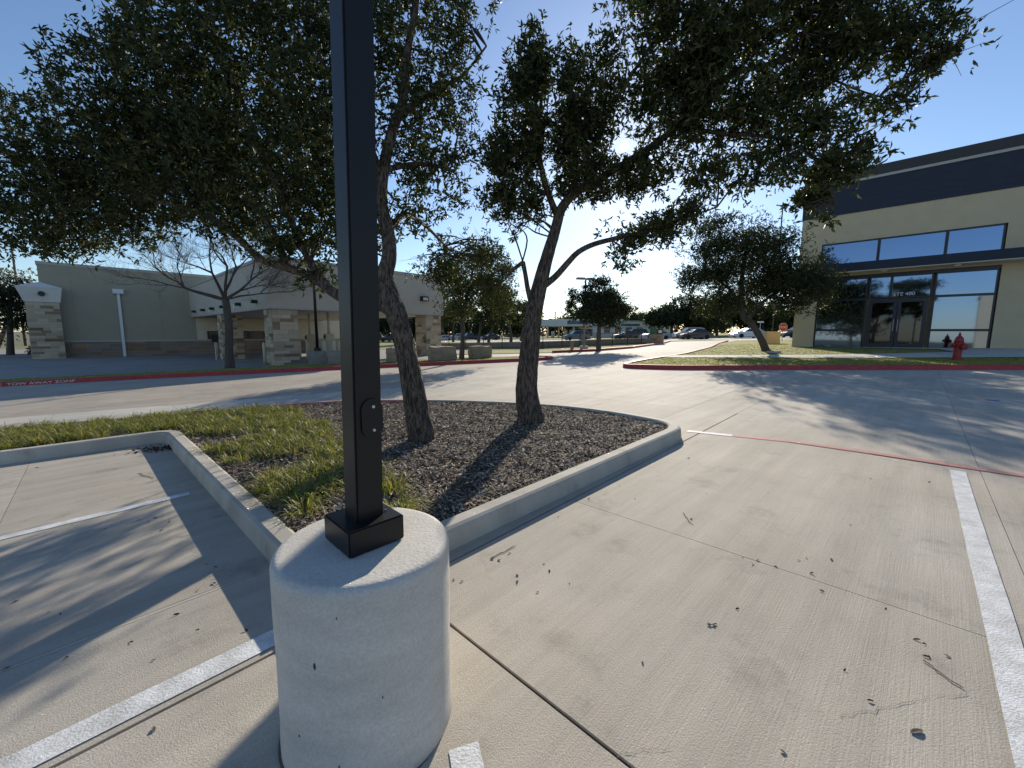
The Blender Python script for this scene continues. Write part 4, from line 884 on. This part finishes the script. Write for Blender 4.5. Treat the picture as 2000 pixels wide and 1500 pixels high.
# basin wall and iron fence
F0, F1, F2 = aty(846, 690, 40), aty(1060, 690, 34), aty(1278, 676, 42)
def basin(a, b, k, lab):
    A, B = Vector((a.x, a.y, g(a.x, a.y))), Vector((b.x, b.y, g(b.x, b.y))); L = (B - A).length; d = (B - A) / L
    n = int(L / 1.9); t = thing('iron_fence', lab, 'fence', A, 'fences round the grassy basin')
    for i in range(n + 1): MB().box(A + d * (i * L / n) + Vector((0, 0, .62)), (.06, .06, 1.26)).build('post', 'sign_black', t)
    for z_ in (.14, 1.15): MB().frame_box(A + Vector((0, -.02, z_)), B - A, (0, .035, 0), (0, 0, .04)).build('rail', 'sign_black', t)
    mb = MB()
    for i in range(int(L / .14)): mb.box(A + d * (i * .14) + Vector((0, 0, .65)), (.013, .013, 1.0))
    tag(mb.build('pickets', 'sign_black', t), kind='stuff')
    nv = Vector((-d.y, d.x, 0))
    w_ = MB().frame_box(A - Vector((0, 0, .4)) + nv * .5, B - A, nv * .3, (0, 0, 1.0)); return w_
w1 = basin(F0, F1, 0, 'black iron fence behind the two oak trunks, left stretch'); tag(w1.build('basin_wall', 'rough_conc'), 'low grey concrete wall behind the left stretch of iron fence', 'wall')
w2 = basin(F1, F2, 1, 'black iron fence under the small round tree, right stretch'); tag(w2.build('basin_wall', 'rough_conc'), 'low grey concrete wall behind the right stretch of iron fence', 'wall')

# ------------------------------------------------------------------ cars
def car_mesh(kind):
    L, Wd, H_ = {'sedan': (4.7, 1.82, 1.44), 'suv': (4.75, 1.9, 1.74), 'pickup': (5.6, 1.98, 1.85)}[kind]; hb = .95 if kind == 'sedan' else 1.08; h = L / 2
    low = [(-h, .36), (-h + .03, .72), (-h + .12, hb - .04), (-h + .5, hb), (h - 1.25, hb - .03), (h - .35, hb - .16), (h - .05, hb - .36), (h, .40), (h - .1, .25), (-h + .1, .25)]
    if kind == 'sedan': cab = [(-h + .35, hb), (-h + 1.15, H_ - .06), (-h + 1.9, H_), (-h + 2.6, H_ - .01), (h - 1.35, hb - .01)]
    elif kind == 'suv': cab = [(-h + .08, hb - .02), (-h + .35, H_ - .08), (-h + .8, H_), (-h + 2.7, H_ - .01), (h - 1.3, hb - .02)]
    else: cab = [(-h + 1.95, hb), (-h + 2.1, H_ - .05), (-h + 2.4, H_), (-h + 3.5, H_ - .02), (h - 1.4, hb - .02)]
    def loft(prof, ws):
        mb = MB(); n = len(prof); v = []
        for s in (-1, 1): v += [(x, s * ws(z), z) for x, z in prof]
        mb.add(v, [tuple(range(n)), tuple(range(2 * n - 1, n - 1, -1))] + [(i, (i + 1) % n, n + (i + 1) % n, n + i) for i in range(n)]); return mb
    body = loft(low, lambda z: Wd / 2 * (1 - .05 * abs(z - .6)))
    cabin = loft(cab, lambda z: Wd / 2 - .05 - .30 * max(0, z - hb))
    return body, cabin, cab, L, Wd, H_, hb
def make_car(kind, paint):
    body, cabin, cab, L, Wd, H_, hb = car_mesh(kind); h = L / 2
    parts = [('body', body.mesh('body', paint, False, .05), None), ('cabin', cabin.mesh('cabin', paint, False, .06), None)]
    # side glass: two panes each side, screens front and rear
    def inset(x): # roof line height at x
        for (x0, z0), (x1, z1) in zip(cab, cab[1:]):
            if x0 <= x <= x1: return z0 + (z1 - z0) * (x - x0) / (x1 - x0)
        return hb
    xs0, xs1 = cab[0][0] + .28, cab[-1][0] - .22; xm = (xs0 + xs1) / 2 + .05
    for s in (-1, 1):
        for a, b in ((xs0, xm - .05), (xm + .05, xs1)):
            P_ = [(a, hb + .05)] + [(a + (b - a) * k / 6, max(hb + .06, inset(a + (b - a) * k / 6) - .11)) for k in range(7)] + [(b, hb + .05)]
            mb = MB(); y = lambda z: s * (Wd / 2 - .05 - .30 * max(0, z - hb) + .012)
            mb.add([(x, y(z), z) for x, z in P_], [tuple(range(len(P_)))]); parts.append(('side_window', mb.mesh('side_window', 'car_glass'), None))
    for (x0, z0), (x1, z1), nm in ((cab[-1], cab[-2], 'windscreen'), (cab[0], cab[1], 'rear_window')):
        mb = MB(); sx = .02 if nm == 'windscreen' else -.02; w0, w1 = Wd / 2 - .15, Wd / 2 - .30; e = .1
        p, r = (x0 + (x1 - x0) * e, z0 + (z1 - z0) * e), (x0 + (x1 - x0) * .9, z0 + (z1 - z0) * .9)
        mb.add([(p[0] + sx, -w0, p[1] + .015), (p[0] + sx, w0, p[1] + .015), (r[0] + sx, w1, r[1] + .015), (r[0] + sx, -w1, r[1] + .015)], [(0, 1, 2, 3)]); parts.append((nm, mb.mesh(nm, 'car_glass'), None))
    ty = MB().lathe([(.2, -.1), (.33, -.1), (.34, -.06), (.34, .06), (.33, .1), (.2, .1)], (0, 0, 0), 18, 'Y').mesh('wheel', 'tyre', True); rm = MB().lathe([(.03, -.095), (.21, -.09), (.21, .09), (.03, .095)], (0, 0, 0), 14, 'Y').mesh('rim', 'rim')
    for x in (-h + .95, h - .95):
        for s in (-1, 1): parts.append(('wheel', ty, (x, s * (Wd / 2 - .085), .34, rm)))
    for s in (-1, 1):
        parts.append(('headlight', MB().box((h - .14, s * (Wd / 2 - .3), hb - .33), (.22, .36, .13)).mesh('headlight', 'head_lens', False, .02), None)); parts.append(('tail_light', MB().box((-h + .08, s * (Wd / 2 - .25), hb - .2), (.12, .3, .16)).mesh('tail_light', 'tail_lens', False, .02), None))
    return parts
CARCACHE = {}
def car(px_, Y_, rz, kind, paint, lab, name='parked_car', dz=0.):
    key = (kind, paint)
    if key not in CARCACHE: CARCACHE[key] = make_car(kind, paint)
    p = aty(px_, 655, Y_); o = bpy.data.objects.new(name, None); C.objects.link(o); o.location = (p.x, p.y, g(p.x, p.y) - .03 + dz); o.rotation_euler = (0, 0, rz)
    tag(o, lab, 'truck' if kind == 'pickup' else 'car', 'cars along the street')
    for nm, me, w_ in CARCACHE[key]:
        c = bpy.data.objects.new(nm, me); C.objects.link(c); c.parent = o
        if w_:
            c.location = w_[:3]; r = bpy.data.objects.new('rim', w_[3]); C.objects.link(r); r.parent = c
car(1460, 62, math.pi, 'sedan', 'car_white', 'white sedan on the street behind the leaning tree trunk')
car(1358, 63, math.pi, 'sedan', 'car_black', 'black sedan on the street left of the white sedan')
car(1345, 66.5, math.pi, 'suv', 'car_silver', 'silver car partly hidden behind the black sedan')
car(1280, 67, math.pi + .1, 'sedan', 'car_silver', 'silver sedan just behind the stone and green monument')
car(1222, 71, math.pi + .15, 'sedan', 'car_black', 'dark sedan right of the small round tree')
car(1238, 76, math.pi + .15, 'suv', 'car_black', 'black SUV behind the dark sedan near the white building')
car(1125, 74, math.pi + .2, 'suv', 'car_slate', 'slate grey SUV on the street left of the small round tree')
car(1558, 58, math.pi, 'sedan', 'car_black', 'black sedan half hidden by the shop corner')
car(866, 112, math.pi + .4, 'sedan', 'car_white', 'white sedan at far left beyond the iron fence')
car(847, 119, math.pi + .4, 'pickup', 'car_white', 'white pickup truck parked behind the white sedan at far left')
car(957, 100, math.pi + .4, 'sedan', 'car_navy', 'dark blue sedan beyond the fence between the tree trunks')
car(918, 106, math.pi + .4, 'pickup', 'car_navy', 'dark blue pickup truck beyond the fence, left of the blue sedan')
car(894, 122, math.pi + .4, 'suv', 'car_white', 'white van-like car behind the thin leafy tree trunk')
car(760, 95, math.pi + .4, 'suv', 'car_black', 'black car seen between the light pole and leaning oak trunk')

# ------------------------------------------------------------------ far buildings
def fuel_station():
    a = aty(1052, 650, 118); b = aty(1185, 650, 104); z = g(a.x, a.y); zt0, zt1 = aty(1100, 640, 112).z + .6, aty(1100, 626, 112).z + .6
    t = thing('fuel_station', 'fuel station with a flat white canopy on posts beyond the street', 'building', Vector((a.x, a.y, z))); d = (b - a); d.z = 0; n = Vector((-d.y, d.x, 0)).normalized()
    MB().frame_box(Vector((a.x, a.y, zt0 - .2)), d, n * 9, (0, 0, zt1 - zt0)).build('canopy', 'stucco_white', t); MB().frame_box(Vector((a.x, a.y, zt0 + .3)) - n * .03 + d * .45, d * .55, n * .02, (0, 0, .9)).build('blue_fascia', 'car_slate', t)
    for k in (.1, .5, .9):
        for j in (1.5, 7): q = a + d * k + n * j; MB().box((q.x, q.y, (z + zt0) / 2), (.45, .45, zt0 - z)).build('post', 'stucco_white', t)
        q = a + d * k + n * 4; MB().box((q.x, q.y, z + .95), (.9, .6, 1.9)).build('fuel_pump', 'sign_white', t)
    MB().frame_box(Vector((a.x, a.y, z - .2)) + n * 16 - d * .1, d * 1.4, n * 10, (0, 0, 4.2)).build('shop_wall', 'stucco_cream', t); MB().frame_box(Vector((a.x, a.y, z + .4)) + n * 15.9 + d * .1, d * .9, n * .05, (0, 0, 2.2)).build('shop_window', 'dark_glass', t)
fuel_station()
def far_shop():
    a = aty(1172, 650, 96); b = aty(1268, 650, 96); z = g(a.x, a.y); zt = aty(1200, 628, 96).z; t = thing('far_shop', 'low white building with barred windows beyond the street', 'building', Vector((a.x, a.y, z))); d = b - a; d.z = 0
    MB().frame_box(Vector((a.x, a.y, z - .3)), d, (0, 9, 0), (0, 0, zt - z + .3)).build('wall', 'stucco_white', t); MB().frame_box(Vector((a.x - .1, a.y - .1, zt)), d + Vector((.2, 0, 0)), (0, 9.2, 0), (0, 0, .25)).build('parapet', 'light_trim', t)
    for k in range(4):
        w_ = MB().frame_box(Vector((a.x, a.y - .04, z + 1.1)) + d * (.08 + .22 * k), d * .12, (0, .03, 0), (0, 0, 1.3)).build('window', 'car_slate', t); sub('pane', MB().frame_box(Vector((a.x, a.y - .06, z + 1.2)) + d * (.09 + .22 * k), d * .1, (0, .015, 0), (0, 0, 1.1)), 'dark_glass', w_)
    MB().frame_box(Vector((a.x, a.y - .05, z + 2.7)) + d * .42, d * .38, (0, .04, 0), (0, 0, .5)).build('sign_band', 'car_slate', t)
far_shop()
plain_building('tall_tan_store', 'tall tan store behind the camera, mirrored in the storefront glass', (-23.2, -28.8), (.72, -.69), 9, 10, 6.6, 'stucco_tan', 'light_trim', 1)
plain_building('low_white_store', 'low cream store behind the camera, mirrored in the storefront glass', (-44, -62), (.72, -.69), 60, 12, 4.6, 'stucco_white', 'light_trim', 2)

# ================================================================== OTHER TREES
def tree(name, label, base, trunk, blobs, nleaf, leaf=(.075, .016), group=None, per=6, thin=-.05, pal=PAL_OAK, pw=PW_OAK, m='leaf_far', gs=2.2, twn=4, spread=.2):
    t = thing(name, label, 'tree', base, group); mb = MB(); LP = []
    for pts, rr in trunk:
        p, r = smooth_path([Vector(q) for q in pts], rr, 4); mb.tube(p, r, 8, True, barkwob(5)); LP += [Vector(q) for q in p[len(p) // 2:]]
    twigs_into(mb, LP, [b[:2] for b in blobs], twn, .02); mb.build('trunk', 'bark_far', t, smooth=True)
    vol = np.array([b[1][0] * b[1][2] * (b[2] if len(b) > 2 else 1) for b in blobs]); cnt = (vol / vol.sum() * nleaf / per).astype(int); PP = []; DD = []
    for b, n in zip(blobs, cnt):
        p = blob_pts(b[0], b[1], max(6, n), gap=thin, gs=gs); B, D = sprigs(p, per, spread, .1); PP.append(B); DD.append(D)
        p = blob_pts(b[0], tuple(1.25 * q for q in b[1]), max(3, n // 9), gap=.1, gs=gs, shell=.75); B, D = sprigs(p, per, spread * 1.2, .1); PP.append(B); DD.append(D)
    link('crown', leaf_cloud('crown', np.concatenate(PP), np.concatenate(DD), leaf[0], leaf[1], m, pal, pw), t); return t
def px_trunk(pix, Y):                                   # (px, py, radius)
    return ([aty(p[0], p[1], Y) for p in pix], [p[2] for p in pix])
def gb(px_, py_, Y, dz=.0): q = aty(px_, py_, Y); q.z = g(q.x, q.y) + dz; return q
PAL_Y = np.array([(.075, .090, .026), (.12, .115, .036), (.05, .065, .022), (.18, .15, .05)]); PW_Y = [.4, .25, .25, .1]
PAL_D = np.array([(.022, .034, .015), (.035, .048, .018), (.05, .058, .022)]); PW_D = [.5, .35, .15]
def root(b, pix, Y): t_ = px_trunk(pix, Y); t_[0].insert(0, b - Vector((0, 0, .1))); t_[1].insert(0, pix[0][2] * 1.25); return t_
# thin leafy tree beyond the far kerb
b = gb(902, 706, 20.3, .08)
tree('small_oak', 'thin leafy tree beside the limestone blocks on the far verge', b, [root(b, [(902, 690, .13), (904, 650, .11), (903, 610, .10), (915, 570, .07), (925, 520, .04)], 20.3), px_trunk([(903, 612, .07), (880, 570, .05), (865, 530, .03)], 20.3), px_trunk([(903, 600, .06), (940, 560, .045), (970, 530, .03)], 20.2)],
     [px_blob(*q) + (d,) for q, d in (((905, 545, 20.2, 50, 40), 1), ((895, 595, 20.1, 38, 30), .8), ((955, 560, 20.4, 50, 42), .9), ((940, 505, 20.3, 45, 28), .6), ((870, 530, 20.3, 25, 40), .45), ((985, 600, 20.6, 25, 35), .6), ((985, 520, 20.3, 28, 30), .5))], 26000, (.095, .024), pal=PAL_Y, pw=PW_Y, thin=.0)
# small round tree by the driveway
b = gb(1169, 692, 27.5, .02)
tree('round_tree', 'small dense round tree by the driveway with the lamp post behind it', b, [root(b, [(1169, 680, .17), (1170, 650, .14), (1170, 620, .12), (1168, 590, .08), (1172, 560, .03)], 27.5)],
     [px_blob(*q) + (d,) for q, d in (((1168, 605, 27.5, 58, 26), 1.1), ((1170, 580, 27.5, 35, 34), 1), ((1135, 600, 27.6, 30, 22), .9), ((1205, 600, 27.5, 28, 24), .8), ((1175, 555, 27.5, 15, 16), .6), ((1225, 605, 27.5, 18, 14), .3), ((1122, 575, 27.6, 14, 12), .35), ((1185, 632, 27.6, 40, 10), .5))], 30000, (.12, .032), pal=PAL_D, pw=PW_D)
# leaning tree in front of the shop
b = gb(1503, 694, 20.6, .12)
tree('leaning_tree', 'leaning dark tree on the lawn at the corner of the shop', b, [root(b, [(1497, 688, .19), (1485, 660, .165), (1470, 635, .15), (1455, 622, .15), (1448, 600, .14), (1448, 560, .12), (1455, 500, .07), (1465, 450, .03)], 20.6), px_trunk([(1460, 626, .10), (1490, 590, .07), (1540, 560, .05), (1600, 570, .03)], 20.3), px_trunk([(1450, 600, .08), (1420, 560, .06), (1370, 530, .03)], 20.6)],
     [px_blob(*q) + (d,) for q, d in (((1450, 540, 20.6, 85, 45), 1), ((1520, 540, 20.3, 75, 38), 1), ((1565, 555, 20.0, 60, 36), .9), ((1420, 470, 19.8, 75, 48), 1), ((1500, 490, 20.4, 60, 45), .8), ((1375, 545, 20.2, 48, 34), .8), ((1560, 590, 20.0, 60, 22), .8), ((1395, 600, 20.8, 40, 25), .4), ((1620, 560, 19.8, 30, 35), .2), ((1590, 500, 20.2, 30, 25), .15), ((1440, 600, 20.7, 45, 25), .6))], 70000, (.10, .024), pal=PAL_OAK * .85, pw=PW_OAK, thin=-.02)
# dark clipped tree at the far left and the hedge below the pilaster
b = gb(20, 690, 33, 0)
tree('dark_evergreen', 'dense dark evergreen tree at the far left edge beside the stone pilaster', b, [root(b, [(20, 670, .2), (20, 620, .15), (18, 570, .1)], 33)], [px_blob(*q) for q in ((20, 605, 33, 62, 38), (0, 575, 33, 60, 40), (55, 625, 33, 28, 30), (-40, 600, 33, 60, 60), (40, 570, 33, 30, 22))], 13000, (.16, .05), pal=PAL_D, pw=PW_D, thin=-.2)
b = gb(92, 692, 31, 0); tree('shrub', 'dark low shrub at the foot of the stone pilaster', b, [root(b, [(92, 685, .05), (92, 675, .03)], 31)], [px_blob(92, 678, 31, 17, 14), px_blob(75, 684, 31, 16, 10)], 2600, (.10, .03), pal=PAL_D, pw=PW_D, twn=2)
b = gb(-25, 560, 48, 0); tree('background_tree', 'brownish tree crown behind the dark evergreen at far left', b, [root(b, [(10, 640, .2), (20, 560, .1)], 48)], [px_blob(30, 545, 48, 50, 22), px_blob(-20, 560, 48, 70, 40)], 4000, (.2, .05), pal=np.array([(.16, .13, .08), (.12, .11, .06)]), pw=[.5, .5])
# trees behind the iron fence
for k, (px_, Y, top, wd, lean, lab) in enumerate(((858, 78, 560, 40, 0, 'dark tree behind the fence just right of the canopy column'), (935, 66, 540, 42, 8, 'tree with twin stems behind the fence left of the broken oak stub'), (955, 70, 555, 30, 18, 'slanting tree behind the fence next to the twin stemmed tree'), (998, 62, 560, 34, -6, 'tree behind the fence just left of the straight oak trunk'), (1018, 80, 590, 30, 10, 'low tree behind the fence hidden by the straight oak trunk'), (885, 84, 585, 40, 0, 'shaded tree far behind the thin leafy tree'))):
    b = gb(px_, 670, Y)
    tree('background_tree', lab, b, [root(b, [(px_, 660, .24), (px_ + lean * .4, 640, .2), (px_ + lean, 610, .14), (px_ + lean * 1.3, top + 20, .05)], Y)], [px_blob(px_ + lean + dx, py, Y + random.uniform(-2, 2), wd * w_, hh) for dx, py, w_, hh in ((0, (top + 625) / 2, .75, (625 - top) / 2.2), (-wd * .5, 618, .6, 16), (wd * .5, 612, .6, 17), (0, top + 12, .45, 14))], 9000, (.26, .075), 'trees behind the iron fence', pal=PAL_OAK, pw=PW_OAK, thin=.0, gs=1.1, spread=.4)
# bushes and trees over the street
for k, (px_, Y, top, wd, bot, dk, lab) in enumerate(((1312, 84, 590, 46, 655, 1, 'big rounded dark tree over the street behind the silver car'), (1355, 88, 580, 46, 652, 1, 'broad dark tree over the street right of the rounded one'), (1400, 84, 575, 46, 652, 0, 'loose tree over the street left of the leaning trunk'), (1447, 90, 585, 46, 652, 1, 'dark tree over the street right behind the leaning trunk'), (1490, 86, 590, 40, 652, 0, 'grey green tree over the street behind the utility pole'), (1540, 88, 605, 46, 652, 0, 'grey green tree over the street beside the shop corner'), (1248, 130, 612, 26, 640, 1, 'far small tree behind the low white building'), (1205, 118, 600, 26, 640, 1, 'far tree half hidden by the small round tree'), (1110, 125, 622, 26, 645, 0, 'far low tree behind the fuel station'), (812, 100, 610, 60, 660, 1, 'dark tree beyond the street seen behind the leaning oak'), (760, 98, 600, 60, 660, 1, 'dark tree beyond the street seen next to the black light pole'), (1590, 92, 600, 50, 655, 0, 'grey green tree hidden behind the shop corner'), (870, 132, 612, 60, 660, 1, 'dark far tree behind the white parked cars'), (940, 128, 610, 60, 660, 1, 'dark far tree behind the blue parked cars'), (1010, 126, 615, 50, 660, 1, 'dark far tree left of the fuel station'))):
    b = gb(px_, 655, Y); mid = (top + bot) / 2; hh = (bot - top) / 2
    tree('street_tree', lab, b, [root(b, [(px_, bot - 2, .28), (px_, mid, .2), (px_ + 3, top + hh * .5, .07)], Y)], [px_blob(px_ + random.uniform(-.55, .55) * wd, mid + random.uniform(-.55, .35) * hh, Y + random.uniform(-2, 2), wd * random.uniform(.45, .7), hh * random.uniform(.5, .75)) for _ in range(7)], 13000, (.36, .12), 'trees over the street', pal=PAL_D if dk else PAL_Y * .75, pw=PW_D if dk else PW_Y, thin=-.1, gs=.9, spread=.5)
# unseen trees added behind the camera to darken what the storefront mirrors
for (x, y), lab in (((-33, -9), 'unseen leafy tree added left behind the camera, first in the mirrored row'), ((-31, -16.5), 'unseen leafy tree added left behind the camera, second in the mirrored row'), ((-41, -13), 'unseen leafy tree added left behind the camera, farthest in the mirrored row')):
    b = gv(x, y); tree('mirrored_tree', lab, b, [([b, b + Vector((.1, 0, 1.5)), b + Vector((.2, .1, 4))], [.25, .2, .06])], [((x + dx, y + dy, b.z + z), (2.6, 2.6, 1.7)) for dx, dy, z in ((0, 0, 4.6), (1.5, .5, 3.2), (-1.5, .8, 3.4), (.3, -1.6, 3.0), (.2, .9, 5.8))], 9000, (.2, .06), 'trees mirrored in the storefront', gs=1.5, pal=PAL_D, pw=PW_D)
# a wood far beyond the street that reads as one dark band
PW_ = []
for k in range(70):
    x_ = -95 + k * 3.6 + random.uniform(-2, 2); y_ = 172 + random.uniform(-12, 12); h_ = random.uniform(5.5, 9.5)
    PW_.append(blob_pts((x_, y_, g(x_, y_) + h_ * .45), (random.uniform(3, 5), 3, h_ * .6), 260, gap=-.3, gs=.6))
PW_ = np.concatenate(PW_)
tag(link('distant_wood', leaf_cloud('distant_wood', PW_, RNG.normal(size=PW_.shape), 1.3, .45, 'leaf_far', PAL_D, PW_D)), 'dark band of distant trees on the horizon beyond the street', 'trees', kind='stuff')
# ---- bare tree in front of the drive-through
def bare_tree():
    Y = 19.4; b = gb(449, 722, Y, .08); t = thing('bare_tree', 'leafless spreading tree in front of the drive-through canopy', 'tree', b); mb = MB(); tw_ = MB(); rg = random.Random(4)
    p, r = smooth_path([b - Vector((0, 0, .1)), aty(448, 690, Y), aty(447, 640, Y), aty(443, 600, Y), aty(440, 585, Y)], [.23, .18, .165, .16, .15], 4); mb.tube(p, r, 12, True, barkwob(3))
    def grow(p, d, L, r, lv):
        n = 4; pts = [p]; q = p.copy(); dd = d.copy()
        for k in range(n):
            dd = (dd + Vector((rg.gauss(0, .16), rg.gauss(0, .16), rg.gauss(0, .10) + (.07 if lv > 1 else -.02)))).normalized(); q = q + dd * (L / n); pts.append(q.copy())
        (mb if lv < 3 else tw_).tube(pts, [r * (1 - .45 * k / n) for k in range(n + 1)], 7 if lv < 2 else (4 if lv < 4 else 3), False)
        if lv >= 6: return
        for k in range(rg.choice((2, 3, 3)) if lv < 5 else 2):
            e = (dd + Vector((rg.gauss(0, .5), rg.gauss(0, .5), rg.gauss(0, .33)))).normalized(); grow(pts[-1] if k < 2 else pts[2], e, L * rg.uniform(.62, .84), r * rg.uniform(.46, .60), lv + 1)
        if lv > 0:
            for k in (1, 2, 3):
                e = (dd + Vector((rg.gauss(0, .8), rg.gauss(0, .8), rg.gauss(0, .5)))).normalized(); grow(pts[k], e, L * .5, r * .33, max(lv + 2, 3))
    top = Vector(p[-1])
    for (tx2, ty2), rr in (((330, 565), .085), ((395, 520), .08), ((430, 500), .07), ((470, 505), .075), ((520, 540), .07), ((300, 540), .05), ((545, 570), .05)):
        e = aty(tx2, ty2, Y + rg.uniform(-1.2, 1.2)); grow(top, (e - top).normalized(), 1.6, rr, 0)
    mb.build('trunk', 'bark_far', t, smooth=True); tw_.build('twigs', 'twig', t); return t
bare_tree()

# ================================================================== SMALL LITTER
def leaf_mesh(sz, m, seed):
    rg = random.Random(seed); P_ = [(0, -1, .05), (.32, -.55, .16), (.42, .05, .22), (.28, .6, .12), (0, 1, .1), (-.28, .6, .2), (-.42, .05, .3), (-.32, -.55, .12)]
    cup = rg.uniform(.3, 1.0); v = [(x * sz + rg.gauss(0, .03) * sz, y * sz, z * sz * cup) for x, y, z in P_] + [(0, y * sz, .02 * sz) for y in (-.5, .05, .55)]
    mb = MB(); mb.add(v, [(0, 1, 8), (1, 2, 9, 8), (2, 3, 10, 9), (3, 4, 10), (4, 5, 10), (5, 6, 9, 10), (6, 7, 8, 9), (7, 0, 8)]); return mb.mesh('fallen_leaf', m)
LM = [leaf_mesh(.017, 'dead_leaf', k) for k in range(5)] + [leaf_mesh(.018, 'dead_leaf_tan', 9)]
spots = [(1010, 1125), (1011, 1135), (1062, 1103), (1073, 1117), (1112, 1141), (1050, 1157), (886, 1133), (902, 1136), (962, 1092), (995, 1081), (975, 1094), (1150, 975), (1180, 966), (1135, 990), (1090, 1010), (1210, 950), (1320, 900), (1345, 895), (1350, 1015), (1560, 1095), (1575, 1090), (1480, 1095), (1515, 1108), (1585, 1120), (1450, 1088), (1470, 1102), (1623, 1092), (1605, 1155), (1790, 1250), (1805, 1258), (1730, 1190), (1808, 1283), (1815, 1285), (1850, 1282), (1790, 1430), (1395, 1223), (1255, 1294), (1380, 965), (1500, 962), (1525, 888), (1700, 935), (1815, 942), (1650, 1310), (1700, 1370), (1530, 1470), (1660, 1025), (1440, 1190), (1240, 975),
         (233, 972), (303, 1012), (291, 1019), (205, 1034), (141, 1026), (270, 1017), (315, 1037), (225, 916), (250, 915), (330, 1020), (403, 1102), (421, 1108), (386, 1154), (418, 1140), (345, 1201), (386, 1231), (256, 1255), (13, 1305), (130, 1285), (300, 1290), (31, 1175), (95, 1197), (118, 1200), (480, 1232), (300, 1426), (72, 914)]
for k, (x, y) in enumerate(spots):
    q = at(x, y); o = link('fallen_leaf', LM[random.choice((0, 1, 2, 3, 4, 0, 1, 2, 5))]); o.location = q + Vector((0, 0, .003)); s_ = random.uniform(.45, 1.0) * (1.7 if (x, y) in ((1790, 1430), (13, 1305)) else 1.0); o.scale = (s_, s_, s_); o.rotation_euler = (random.gauss(0, .25), random.gauss(0, .25), random.uniform(0, 6.28))
    if (x, y) == (1790, 1430): lab = 'large dark curled leaf near the lower right corner'
    elif (x, y) == (13, 1305): lab = 'large dark leaf at the left edge of the near stall'
    elif (x, y) == (1395, 1223): lab = 'lone dark leaf beside the tiny forked twig on open concrete'
    elif (x, y) == (1255, 1294): lab = 'lone small leaf right of the open expansion joint'
    elif x < 260 and y < 920 or (x, y) in ((330, 1020),): lab = 'small dead leaf near the kerb end of the far left stall'
    elif x < 500 and y < 1060: lab = 'small dead leaf close to the farther left stall stripe'
    elif x < 500: lab = 'small dead leaf in the shaded near left stall'
    elif x < 1120 and y > 1050: lab = 'small dead leaf in the cluster right of the round white base'
    elif x < 1360 and y < 1020: lab = 'small dead leaf strewn beside the right kerb of the island'
    elif x > 1700 and y > 1150: lab = 'small dead leaf in the cluster near the long white stripe'
    elif y < 970: lab = 'small dead leaf on the concrete below the red line'
    else: lab = 'small dead leaf near the thin saw cut in the open concrete'
    tag(o, lab, 'leaf', 'dead leaves scattered on the concrete')
for k, (a, b, lab) in enumerate((((960, 1092), (1008, 1066), 'thin dead twig on the concrete just right of the white base'), ((1335, 1003), (1352, 1025), 'short bent twig on the concrete ahead of the white base'), ((1806, 1292), (1878, 1345), 'pale thin twig near the long white stripe'), ((270, 925), (300, 935), 'small twig in the left stall near the kerb'), ((1385, 1222), (1400, 1222), 'tiny forked twig on the open concrete'))):
    A, B = at(*a), at(*b); pts = [A.lerp(B, i / 6) + Vector((random.gauss(0, .006), random.gauss(0, .006), .005)) for i in range(7)]
    tag(MB().tube(pts, [.0022] * 6 + [.001], 5).build('twig', 'dead_leaf' if k != 2 else 'dead_leaf_tan'), lab, 'twig')
# leaf litter drifted into the corner of the stall
n = 260; P = []
while len(P) < n:
    x, y = random.gauss(-4.62, .16), random.gauss(5.30, .09)
    if not inpoly(x, y, ISL): P.append((x, y, g(x, y) + random.uniform(.002, .02)))
tag(link('leaf_litter', leaf_cloud('leaf_litter', np.array(P), RNG.normal(size=(n, 3)) * np.array([1, 1, .25]), .035, .009, 'chip', np.array([(.10, .065, .04), (.05, .035, .025)]), [.5, .5])), 'brown leaf litter in the corner of the left stall', 'leaves', kind='stuff')
# the sun itself, seen through the crown
m = bpy.data.materials.new('sun_surface'); m.use_nodes = True; nn = m.node_tree.nodes; nn.remove(nn['Principled BSDF']); em = nn.new('ShaderNodeEmission'); em.inputs['Color'].default_value = (1, .97, .9, 1); em.inputs['Strength'].default_value = 60; tb_ = nn.new('ShaderNodeBsdfTransparent'); ad_ = nn.new('ShaderNodeAddShader'); m.node_tree.links.new(em.outputs[0], ad_.inputs[0]); m.node_tree.links.new(tb_.outputs[0], ad_.inputs[1]); m.node_tree.links.new(ad_.outputs[0], nn['Material Output'].inputs['Surface']); m.cycles.emission_sampling = 'NONE'; M['sun_surface'] = m
sb = MB().lathe([(4000 * math.tan(rad(.5)) * math.sin(math.pi * (k + .02) / 12.04), -4000 * math.tan(rad(.5)) * math.cos(math.pi * (k + .02) / 12.04)) for k in range(13)], tuple(SUN * 4000), 24).build('sun', 'sun_surface', smooth=True); tag(sb, kind='structure')
